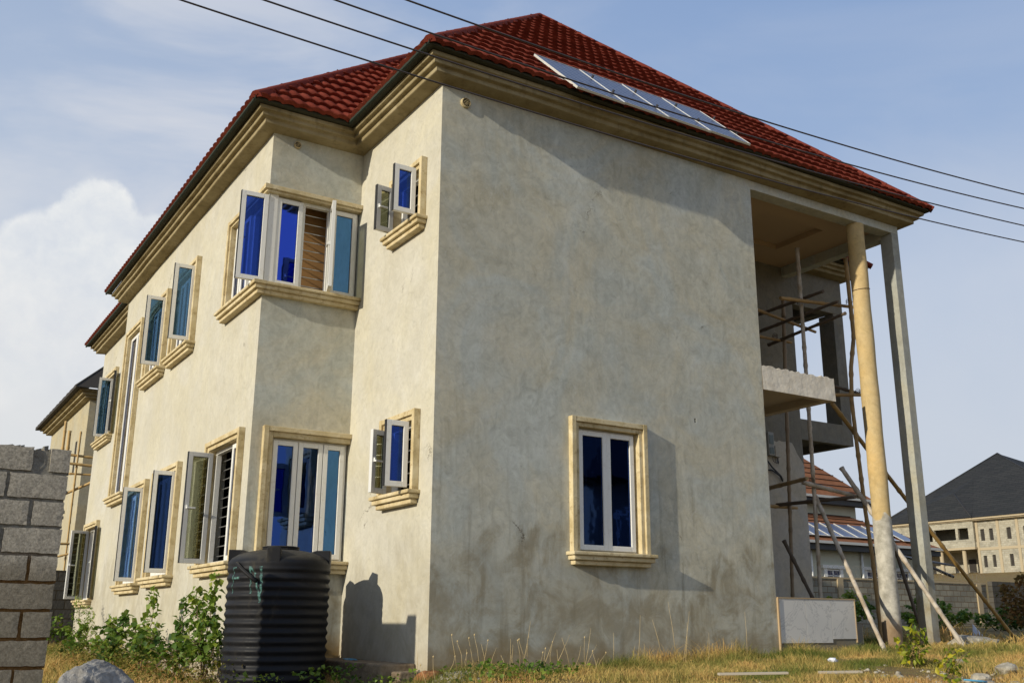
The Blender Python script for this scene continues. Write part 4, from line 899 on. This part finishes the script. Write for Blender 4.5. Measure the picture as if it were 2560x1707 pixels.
# big unfinished block house with charcoal roof
dk = thing('block_house', (112, 62, 6), 'large two-storey blockwork house under a charcoal shingle roof on the right horizon', 'house')
FE = Face('x', 106); m2 = MB()
hol = [(62.36, 62.88, 11.24, 12.6), (61.25, 61.76, 11.23, 12.61), (59.03, 59.56, 11.25, 12.58), (57.0, 57.5, 11.25, 12.58), (55.0, 55.5, 11.25, 12.58), (62.39, 62.85, 8.18, 9.5), (61.27, 61.7, 8.18, 9.56), (59.07, 59.55, 8.2, 9.56), (57.0, 57.5, 8.2, 9.56), (55.0, 55.5, 8.2, 9.56)]
def wall2(face, u0, u1, z0, z1, holes_, m_, t, parent):
    us = sorted({u0, u1, *[h[0] for h in holes_], *[h[1] for h in holes_]}); zs = sorted({z0, z1, *[h[2] for h in holes_], *[h[3] for h in holes_]}); mb = MB()
    for a, b in zip(us[:-1], us[1:]):
        for c, d in zip(zs[:-1], zs[1:]):
            if any(h[0] <= (a+b)/2 <= h[1] and h[2] <= (c+d)/2 <= h[3] for h in holes_): continue
            face.box(mb, a, b, -t, 0, c, d)
    return obj('wall', mb, m_, parent)
wall2(FE, 50, 63.45, 5, 13.6, hol, FBLKE, .25, dk)
for h in hol: obj('window_opening', MB().box(106.2, 106.24, h[0]-.1, h[1]+.1, h[2]-.1, h[3]+.1), DARK, dk)
mb = MB()
for y in (63.3, 60.6, 58.2, 54): mb.box(105.93, 106.0, y-.16, y+.16, 5, 13.6)
mb.box(105.95, 106.0, 50, 63.4, 10.15, 10.45); obj('ring_beam', mb, FCEM, dk)
mb = MB(); mb.box(105.4, 106.4, 49.4, 76, 13.6, 13.9).box(105.2, 105.5, 49.2, 76.4, 13.72, 13.95); obj('cornice', mb, FCEM, dk)
wall2(Face('x', 105.6), 63.5, 75.5, 10.4, 13.6, [(65.9, 68.8, 11.5, 12.85), (64.2, 65.55, 11.5, 12.85), (69.1, 71, 11.5, 12.85)], FBLKE, .3, dk)
mb = MB(); mb.box(109.5, 109.7, 63.5, 76, 5, 13.6).box(106, 109.5, 75.3, 75.5, 5, 13.6).box(105.9, 109.5, 63.5, 75.5, 10.3, 10.42); obj('recessed_wall', mb, FBLKE, dk)
mb = MB(); mb.box(105.4, 105.9, 63.4, 75.6, 10.3, 10.55); obj('balcony_slab', mb, FCEM, dk)
for y in (65.2, 68.3, 71.5):
    mb = MB(); mb.lathe([(.26, 5), (.24, 10.3)], (105.9, y), 14); obj('column', mb, FCEM, dk)
for y0, y1, z0, z1 in ((66.2, 67.1, 7.6, 9.4), (64.6, 65.2, 10.5, 12.4)): obj('doorway', MB().box(109.4, 109.49, y0, y1, z0, z1), DARK, dk)
apx = Vector((118, 67.0, 23.3)); mb = MB(); e0, e1, e2_, e3 = (105.1, 49.0, 13.93), (105.1, 76.8, 13.93), (131, 76.8, 13.93), (131, 49.0, 13.93)
mb.add([e0, e1, e2_, e3, apx], [(1, 0, 4), (0, 3, 4), (3, 2, 4), (2, 1, 4)])
g0, g1, ga, gb = (105.05, 63.2, 13.96), (105.05, 76.9, 13.96), (108.9, 67.8, 17.5), (113.5, 67.3, 19.9)
mb.add([g0, g1, ga, gb], [(1, 0, 2), (0, 3, 2), (1, 2, 3)]); obj('roof', mb, DSLATE, dk)
mb = MB(); mb.tube([e0, apx], .12, 6).tube([e1, apx], .12, 6).tube([g0, ga], .10, 6); obj('ridge', mb, mat('charcoal_ridge', (.02, .02, .022), .8), dk)
# small black canopy roof behind the wall
cp = thing('canopy', (36.6, 20, 1.8), 'small black lean-to canopy behind the compound wall beside the square pillar', 'canopy')
mb = MB(); mb.add([(34.5, 19.4, 4.45), (37.4, 19.4, 4.28), (37.2, 20.9, 4.62), (34.6, 20.9, 4.85), (34.5, 19.4, 4.38), (37.4, 19.4, 4.2), (37.2, 20.9, 4.54), (34.6, 20.9, 4.77)], [(0, 1, 2, 3), (7, 6, 5, 4), (0, 4, 5, 1), (1, 5, 6, 2)]); obj('canopy_roof', mb, BARK, cp)
mb = MB(); mb.tube([(35.0, 19.45, 4.3), (37.2, 19.45, 3.75)], .07, 6).tube([(35.1, 19.45, 4.2), (35.1, 19.45, 1.5)], .05, 6).tube([(37.3, 20.8, 4.5), (37.3, 20.8, 1.5)], .05, 6); obj('bracket', mb, BARK, cp)
# house across the street that shows in the window glass
op = thing('opposite_house', (30, -30, .5), 'cream house across the street seen only as a dark reflection in the window glass', 'house')
obj('wall', MB().box(20.8, 46, -37, -25, -1, 7.6), GREYC, op)
for x_, z_ in ((22, 1.5), (24.2, 1.5), (22, 4.6), (24.2, 4.6), (27, 4.6), (27, 1.5)):
    obj('window_frame', MB().box(x_, x_+1.1, -25.0, -24.9, z_, z_+1.7), WHITE, op); obj('pane', MB().box(x_+.12, x_+.98, -24.9, -24.87, z_+.12, z_+1.58), GLS, op)
simple_hip(20, 46.8, -37.8, -24.2, 7.6, .75, DSLATE, None, op)

# ------------------------------------------------------------------ vegetation
def leaves(name, pts, dirs, size, m_, parent=None, fold=.25, broad=.42):
    """one small folded leaf per point (6 verts, 4 tris)"""
    N = len(pts); P_ = np.array(pts); D = np.array(dirs); D /= np.linalg.norm(D, axis=1)[:, None]+1e-9
    rv = rng.normal(size=(N, 3))*.6+np.array([0, 0, 1.]); S_ = np.cross(D, rv); S_ /= np.linalg.norm(S_, axis=1)[:, None]+1e-9; U = np.cross(S_, D)
    sz = size*(.6+.7*rng.random(N))[:, None]; wd = sz*broad
    V = np.stack([P_, P_+D*sz*.45+S_*wd+U*sz*fold*.5, P_+D*sz*.5-U*sz*.05, P_+D*sz*.45-S_*wd+U*sz*fold*.5, P_+D*sz*1.-U*sz*fold*.6], 1)
    base = (np.arange(N)*5)[:, None]; Fc = np.concatenate([base+np.array([[0, 1, 2]]), base+np.array([[1, 4, 2]]), base+np.array([[0, 2, 3]]), base+np.array([[2, 4, 3]])], 1)
    return npmesh(name, V.reshape(-1, 3), Fc.ravel(), np.full(N*4, 3), m_, np.repeat(rng.random(N), 5), parent)
def shrub(name, base, tips, label, cat, group=None, leaf=.095, per=60, m_=LEAF, stem_r=.009, spread=.13, broad=.42, start=.3, twigs=5):
    t = thing(name, base, label, cat, group); mb = MB(); pts, dirs = [], []; b = Vector(base)
    for tp in tips:
        tp = Vector(tp); mid = b.lerp(tp, .5)+Vector((random.uniform(-.1, .1), random.uniform(-.12, .12), -.02)); n_ = 14; line = []
        for k in range(n_+1):
            s_ = k/n_; line.append(b*(1-s_)**2+mid*2*s_*(1-s_)+tp*s_*s_+Vector((random.uniform(-.012, .012), random.uniform(-.012, .012), 0))*(0 < k < n_))
        mb.tube(line, [stem_r*(1.2-.95*k/n_) for k in range(n_+1)], 5)
        L_ = (tp-b).length; cnt = int(per*L_)
        for q in range(cnt):
            s_ = start+(1-start)*random.random()**.85; p = b*(1-s_)**2+mid*2*s_*(1-s_)+tp*s_*s_
            rad = spread*(1.15-s_*.85)*random.random()**.5; a = random.uniform(0, 6.28); off = Vector((math.cos(a)*rad, math.sin(a)*rad, random.uniform(-.05, .05)))
            pts.append(tuple(p+off)); dirs.append((off.x*4+random.gauss(0, .35), off.y*4+random.gauss(0, .35), random.uniform(-.75, .35)))
        for q in range(twigs):
            s_ = random.uniform(.25, .8); p = b*(1-s_)**2+mid*2*s_*(1-s_)+tp*s_*s_; a = random.uniform(0, 6.28); e = p+Vector((math.cos(a)*spread*1.7, math.sin(a)*spread*1.7, .12)); mb.tube([p, p.lerp(e, .5)+Vector((0, 0, .02)), e], [.004, .003, .002], 4)
            for z_ in range(5): pts.append(tuple(p.lerp(e, .4+.6*random.random()))); dirs.append((math.cos(a)+random.gauss(0, .5), math.sin(a)+random.gauss(0, .5), random.uniform(-.6, .2)))
    obj('stem', mb, STEM, t); leaves('leaf_cluster', pts, dirs, leaf, m_, t, broad=broad); return t
shrub('shrub', (-1.70, 2.35, .95), [(-1.66, 2.25, 2.15), (-1.75, 2.75, 2.0), (-1.8, 2.1, 1.75), (-1.75, 1.75, 1.6)], 'tall leafy shrub stem growing against the wall just left of the black tank', 'shrub', 'lantana shrubs along the wall', per=66)
shrub('shrub', (-1.8, 3.3, .95), [(-1.72, 3.3, 1.88), (-1.82, 2.9, 1.6), (-1.95, 3.6, 1.5), (-1.8, 2.6, 1.35)], 'bushy shrub with yellowed leaves in the middle of the row along the wall', 'shrub', 'lantana shrubs along the wall', per=66)
shrub('shrub', (-1.85, 4.9, .95), [(-1.75, 4.95, 2.07), (-1.9, 4.6, 1.6), (-1.85, 5.6, 1.65), (-2.0, 4.2, 1.35)], 'pointed dark green shrub under the second lower window of the long wall', 'shrub', 'lantana shrubs along the wall', per=66)
shrub('shrub', (-1.9, 6.3, .95), [(-1.8, 6.3, 1.75), (-1.8, 7.3, 1.62), (-2.0, 5.8, 1.35), (-1.95, 7.6, 1.3)], 'low spreading shrub with two raised tips below the far lower windows', 'shrub', 'lantana shrubs along the wall', per=110)
shrub('shrub', (-2.05, 8.6, .95), [(-1.95, 8.8, 1.55), (-2.05, 9.4, 1.3), (-2.15, 8.0, 1.25)], 'small dark shrub at the left end of the row along the wall', 'shrub', 'lantana shrubs along the wall', per=110)
shrub('sapling', (-1.80, 9.6, .95), [(-1.8, 10.6, 2.05), (-1.7, 9.9, 1.9), (-1.75, 9.4, 1.75)], 'thin feathery sapling with fine leaves in front of the ochre wall foot', 'sapling', leaf=.06, per=95, broad=.2, spread=.20, stem_r=.006)
shrub('shrub', (-.9, 17.3, .95), [(-1.1, 17.3, 1.7), (-.7, 17.4, 1.5), (-1.4, 17.2, 1.5), (-.5, 17.3, 1.9)], 'dark green shrub in front of the shaded far block wall', 'shrub', leaf=.1, per=80, spread=.25)
# dry undergrowth at the wall foot
pts, dirs = [], []
for k in range(3600):
    y = random.uniform(1.2, 9.5); x = -1.5-random.random()**1.3*1.0; z = float(ground_z(x, y))+random.random()**1.6*(.42 if y < 7 else .3); pts.append((x, y, z)); dirs.append((random.gauss(0, 1), random.gauss(0, 1), random.uniform(-.5, .7)))
tag(leaves('undergrowth', pts, dirs, .045, OLIVE), 'brown and olive undergrowth at the foot of the long wall', 'undergrowth', kind='stuff')
# bright weeds round the tank foot and wall corner
pts, dirs = [], []
for cx_, cy_, s_, hh, cnt in ((-1.5, .75, .28, .24, 130), (-.8, .75, .25, .27, 170), (-.3, .25, .3, .14, 220), (.5, -.9, .5, .12, 340), (1.0, -.6, .3, .14, 200)):
    for k in range(cnt):
        x, y = random.gauss(cx_, s_*.6), random.gauss(cy_, s_*.5); pts.append((x, y, float(ground_z(x, y))+random.random()*hh)); dirs.append((random.gauss(0, 1), random.gauss(0, 1), random.uniform(-.2, .9)))
tag(leaves('weeds', pts, dirs, .05, LEAF), 'low green weeds round the tank foot and the wall corner', 'weeds', kind='stuff')
def gz(x, y): return float(ground_z(x, y))
shrub('sapling', (4.62, -2.5, gz(4.62, -2.5)), [(4.70, -2.5, 1.62), (4.85, -2.55, 1.50), (4.45, -2.45, 1.48), (4.6, -2.6, 1.40)], 'little sapling with bright yellow leaves in the grass before the round column', 'sapling', leaf=.075, per=70, m_=LEAFY, stem_r=.004, spread=.10, broad=.3, start=.2, twigs=2)
shrub('sapling', (2.75, -4.25, gz(2.75, -4.25)), [(2.8, -4.25, 1.42), (2.95, -4.2, 1.36), (2.6, -4.3, 1.33)], 'low yellow-green seedling at the lower edge of the grass beside the rubble', 'sapling', leaf=.055, per=75, m_=LEAFY, stem_r=.003, spread=.09, broad=.3, start=.1, twigs=2)
# shrubs before the compound wall
shrub('bush', (21.9, 9.6, 1.38), [(21.5, 9.8, 2.45), (22.2, 9.5, 2.3), (22.9, 9.2, 2.0), (21.0, 10.0, 1.95)], 'green bush in the shade before the compound wall, right of the square pillar', 'bush', leaf=.13, per=170, spread=.45, stem_r=.02)
shrub('bush', (24.4, 9.2, 1.38), [(23.9, 9.4, 1.95), (24.6, 9.1, 2.1), (25.4, 8.9, 1.9)], 'low dark bush between the green bush and the rust-coloured one', 'bush', leaf=.13, per=170, spread=.45, stem_r=.02)
shrub('bush', (24.3, 8.2, 1.38), [(23.8, 8.4, 2.75), (24.3, 8.2, 3.1), (25.0, 7.9, 3.05), (24.0, 8.3, 2.2), (24.9, 7.9, 2.3)], 'tall rust-brown bush at the right edge before the compound wall', 'bush', leaf=.13, per=140, m_=LEAFD, spread=.45, stem_r=.02)
shrub('bush', (17.9, 9.3, 1.5), [(17.8, 9.3, 2.5), (18.3, 9.2, 2.3), (17.3, 9.5, 2.2)], 'leafy green bush seen between the round column and the square pillar', 'bush', leaf=.13, per=150, spread=.35, stem_r=.02)
shrub('bush', (14.5, 9.5, 1.5), [(14.2, 9.5, 2.3), (14.9, 9.4, 2.2), (15.6, 9.6, 2.0)], 'dark bush seen between the marble plinth and the round column', 'bush', leaf=.13, per=150, spread=.4, stem_r=.02)

# ------------------------------------------------------------------ grass
def blades(P_, hgt, wid, seed_attr, lean=.95):
    N = len(P_); a = rng.uniform(0, 2*np.pi, N); S_ = np.stack([np.cos(a), np.sin(a), 0*a], 1); b_ = rng.uniform(0, 2*np.pi, N)
    L_ = (lean*rng.random(N)**.7*hgt)[:, None]*np.stack([np.cos(b_), np.sin(b_), 0*b_], 1); up = np.array([0, 0, 1.])
    w_ = wid[:, None]; h = hgt[:, None]
    V = np.stack([P_-S_*w_, P_+S_*w_, P_+S_*w_*.7+L_*.35+up*h*.55, P_-S_*w_*.7+L_*.35+up*h*.55, P_+L_+up*h*(.86)], 1)
    base = (np.arange(N)*5)[:, None]; q = base+np.array([[0, 1, 2, 3]]); t = base+np.array([[3, 2, 4]])
    flat = np.concatenate([q, t], 1).ravel(); sizes = np.tile([4, 3], N); return V.reshape(-1, 3), flat, sizes, np.repeat(seed_attr, 5)
def region(x0, x1, y0, y1, n_, hmin, hmax, w0, patch_=True):
    x = rng.uniform(x0, x1, n_); y = rng.uniform(y0, y1, n_)
    hx, hy = x+5.17, y+9.91; ang = np.arctan2(hx, hy)
    keep = (ang > -.03) & (ang < 1.14) & (np.hypot(hx, hy) > 3.6)
    inhouse = ((x > -.02) & (x < 7.0) & (y > -.03)) | ((x > -Wb) & (y > Y1)) ; keep &= ~inhouse
    keep &= ~((np.hypot(x-tc_.x, y-tc_.y) < .6)) & ~((x < -3.75) & (np.abs(y+.2) < .16)) & ~((x > -.43) & (x < 0) & (y > .03) & (y < 2.4))
    bare = (vnoise(x, y, .9, 5)*.6+vnoise(x, y, .35, 9)*.4); gravel = np.exp(-(((x-5.4)/2.6)**2+((y+3.9)/1.0)**2)*1.1)
    keep &= rng.random(n_) > np.clip(gravel*1.25-.15, 0, .97)
    if patch_: keep &= rng.random(n_) < .30+1.3*np.clip(bare-.2, 0, 1)
    x, y = x[keep], y[keep]; tuft = np.clip(vnoise(x, y, .55, 11)*1.5-.15, .12, 1.15)*np.clip(.55+.9*vnoise(x, y, 2.1, 21), .5, 1.3)
    h = (hmin+(hmax-hmin)*rng.random(len(x))**1.6)*tuft
    dry = np.clip(.45*rng.random(len(x))+.95*vnoise(x, y, 1.1, 31)-.22+.25*(vnoise(x, y, .35, 41)-.5), 0, 1)
    return np.stack([x, y, ground_z(x, y)-.01], 1), h, np.full(len(x), w0)*rng.uniform(.6, 1.3, len(x)), dry
parts = [region(-5, 9, -6.5, 2.5, 700000, .035, .15, .0036), region(6, 16, -3.5, 9, 110000, .06, .20, .006), region(-3.6, -1.3, 0, 19, 60000, .08, .26, .005),
         region(9, 28, 0, 17.6, 120000, .10, .40, .011), region(26, 44, -2, 17.6, 50000, .10, .42, .014), region(-.5, 6, -.9, -.05, 9000, .10, .26, .0028, False)]
Vs, Fs, Ss, As = [], [], [], []; off = 0
for P_, h, wd, at in parts:
    v, fl, sz, a_ = blades(P_, h, wd, at); Vs.append(v); Fs.append(fl+off); Ss.append(sz); As.append(a_); off += len(v)
gr = npmesh('grass', np.concatenate(Vs), np.concatenate(Fs), np.concatenate(Ss), GRASS, np.concatenate(As)); tag(gr, 'dry straw and green grass covering the ground round the house', 'grass', kind='stuff')
# tall dry stalks and seed heads along the grey wall
mb = MB()
for x, y, z1, lx in [(.95, -.35, 1.62, .12), (1.75, -.4, 1.55, .1), (2.55, -.35, 1.7, .06), (3.1, -.4, 1.85, -.1), (3.2, -.4, 1.75, .13), (3.22, -.42, 1.62, .05), (4.3, -.35, 1.75, .0), (1.5, -.5, 1.45, -.12), (2.9, -.4, 1.65, -.15), (1.1, -.5, 1.5, .2), (1.25, -.5, 1.48, .24), (2.15, -.4, 1.5, .02), (3.6, -.4, 1.5, .03)]:
    b = Vector((x, y, gz(x, y))); t_ = Vector((x+lx, y, z1)); mb.tube([b, b.lerp(t_, .5)+Vector((.01, 0, .01)), t_], [.004, .003, .0015], 4)
for k in range(30):
    x = random.choice([random.gauss(.2, .22), random.gauss(1.5, .35), random.gauss(.9, .5)]); y = random.uniform(-.75, -.2); z = gz(x, y); t_ = Vector((x+random.gauss(0, .06), y+random.gauss(0, .05), z+random.uniform(.15, .42)))
    mb.tube([(x, y, z), tuple(Vector((x, y, z)).lerp(t_, .6)+Vector((random.gauss(0, .015), 0, 0))), t_], [.003, .0022, .0015], 4)
    if random.random() < .5: mb.tube([t_, t_+Vector((.004, 0, .012)), t_+Vector((.006, 0, .024))], [.002, .009, .002], 5)
tag(obj('dry_stalks', mb, mat('straw', (.50, .38, .19), .8)), 'thin dry stalks and seed heads standing along the grey wall', 'stalks', kind='stuff')

# ------------------------------------------------------------------ rubble and litter
def debris(name, n_, cfun, smin, smax, m_, label, cat):
    V, Fl, Sz = [], [], []; off = 0
    ico = bmesh.new(); bmesh.ops.create_icosphere(ico, subdivisions=1, radius=1); iv = np.array([v.co for v in ico.verts]); ifc = np.array([[v.index for v in f.verts] for f in ico.faces]); ico.free()
    for k in range(n_):
        x, y = cfun(); s_ = random.uniform(smin, smax)*random.choice([.5, .7, 1]); v = iv*(1+rng.uniform(-.3, .3, (len(iv), 1)))*np.array([s_, s_*random.uniform(.6, 1), s_*random.uniform(.4, .8)])
        a = random.uniform(0, 6.28); Rm = np.array([[math.cos(a), -math.sin(a), 0], [math.sin(a), math.cos(a), 0], [0, 0, 1]]); V.append(v@Rm.T+np.array([x, y, gz(x, y)+s_*.2])); Fl.append(ifc+off); off += len(iv)
    Fl = np.concatenate(Fl); return tag(npmesh(name, np.concatenate(V), Fl.ravel(), np.full(len(Fl), 3), m_), label, cat, kind='stuff')
debris('gravel', 900, lambda: (random.gauss(5.2, 2.2), random.gauss(-3.9, .75)), .008, .045, RUBB, 'pale crushed rubble scattered along the road edge at lower right', 'gravel')
debris('gravel', 420, lambda: (random.gauss(.05, .18), random.gauss(-.55, .16)), .01, .03, RUBB, 'small grey stones spilled at the foot of the house corner', 'gravel')
for k, (x, y, s_, lb) in enumerate([(3.62, -4.0, .11, 'angular broken concrete lump among the pale rubble, tallest of the lumps'), (4.4, -3.75, .13, 'wide flat concrete lump half sunk in the rubble at the right edge'), (3.2, -4.35, .07, 'small rounded stone left of the angular lump in the rubble'), (4.9, -4.4, .12, 'blocky concrete piece nearest the kerb in the rubble'), (5.9, -2.2, .08, 'single pale stone lying in the dry grass beyond the rubble')]):
    rock('rubble_lump', (x, y, gz(x, y)+s_*.25), (s_, s_*.8, s_*.6), 20+k, RUBB, lb, 'rubble', 'concrete lumps in the rubble', sub=3)
rock('soil_heap', (-.10, -.30, 1.0), (.24, .18, .13), 77, LAT, 'small heap of red laterite soil at the house corner', 'soil heap', sub=4)
rock('soil_heap', (8.75, -.45, 1.30), (.55, .4, .20), 78, RUBB, 'heap of sandy rubble at the foot of the square pillar', 'soil heap', sub=4)
mb = MB()
mb.obox((1.3, -4.80, .86), (9, .35, .30), (.05, -.5, 0), (0, 0, .14)); tag(obj('kerb', mb, RUBB, bevel=.015), kind='structure')
for k, (a, b, lb) in enumerate([((1.75, -2.55, 0), (2.35, -2.85, 0), 'longer pale wooden batten lying in the grass before the grey wall'), ((2.5, -3.1, 0), (2.85, -3.3, 0), 'shorter pale wooden batten lying in the grass before the grey wall')]):
    a = Vector((a[0], a[1], gz(a[0], a[1])+.07)); b = Vector((b[0], b[1], gz(b[0], b[1])+.075)); d_ = b-a; sd_ = Vector((-d_.y, d_.x, 0)).normalized()
    mb = MB(); mb.obox(a, d_, sd_*.07, (0, 0, .022)); tag(obj('wooden_batten', mb, mat('grey_wood', (.42, .37, .29), .85), bevel=.003), lb, 'batten', 'battens in the grass')
# crumpled litter
def crumple(name, c, s_, seed, m_, label, cat):
    bm = bmesh.new(); bmesh.ops.create_icosphere(bm, subdivisions=2, radius=1); rr = random.Random(seed)
    for v in bm.verts: v.co = Vector((v.co.x*s_[0], v.co.y*s_[1], abs(v.co.z)*s_[2]))*rr.uniform(.55, 1.1)+Vector(c)
    me = bpy.data.meshes.new(name); bm.to_mesh(me); bm.free(); me.materials.append(m_); return tag(link(bpy.data.objects.new(name, me)), label, cat)
mb = MB(); mb.add([(11.6, 1.45, 1.34), (12.1, 1.5, 1.34), (11.78, 1.55, 1.63), (11.95, 1.7, 1.36), (11.7, 1.38, 1.44)], [(0, 1, 2), (1, 3, 2), (3, 0, 2), (0, 4, 2)]); tag(obj('plastic_bag', mb, PLAST), 'pale lilac plastic sheet peaked on the ground right of the square pillar', 'plastic bag')
crumple('plastic_bag', (10.9, -.25, gz(10.9, -.25)+.05), (.16, .12, .12), 4, PLAST, 'crumpled clear plastic bag in the grass at the right edge', 'plastic bag')
crumple('plastic_bag', (4.3, -1.7, gz(4.3, -1.7)+.06), (.07, .06, .05), 5, PLAST, 'tiny crumpled plastic scrap in the grass before the marble plinth', 'plastic scrap')
crumple('cloth_rag', (-.2, 1.62, 1.175), (.06, .22, .02), 6, BLUEP, 'blue rag lying on the cement footing right of the tank', 'rag')
mb = MB(); mb.tube([(2.75, -4.42, gz(2.75, -4.42)+.05), (2.95, -4.45, gz(2.95, -4.45)+.045), (3.0, -4.46, gz(3, -4.46)+.045)], [.006, .010, .008], 8); tag(obj('plastic_bottle', mb, BLUEP), 'small blue plastic bottle lying in the rubble', 'bottle')

# fine render settings kept light
S.render.engine = 'CYCLES'; S.cycles.max_bounces = 8; S.cycles.transparent_max_bounces = 12
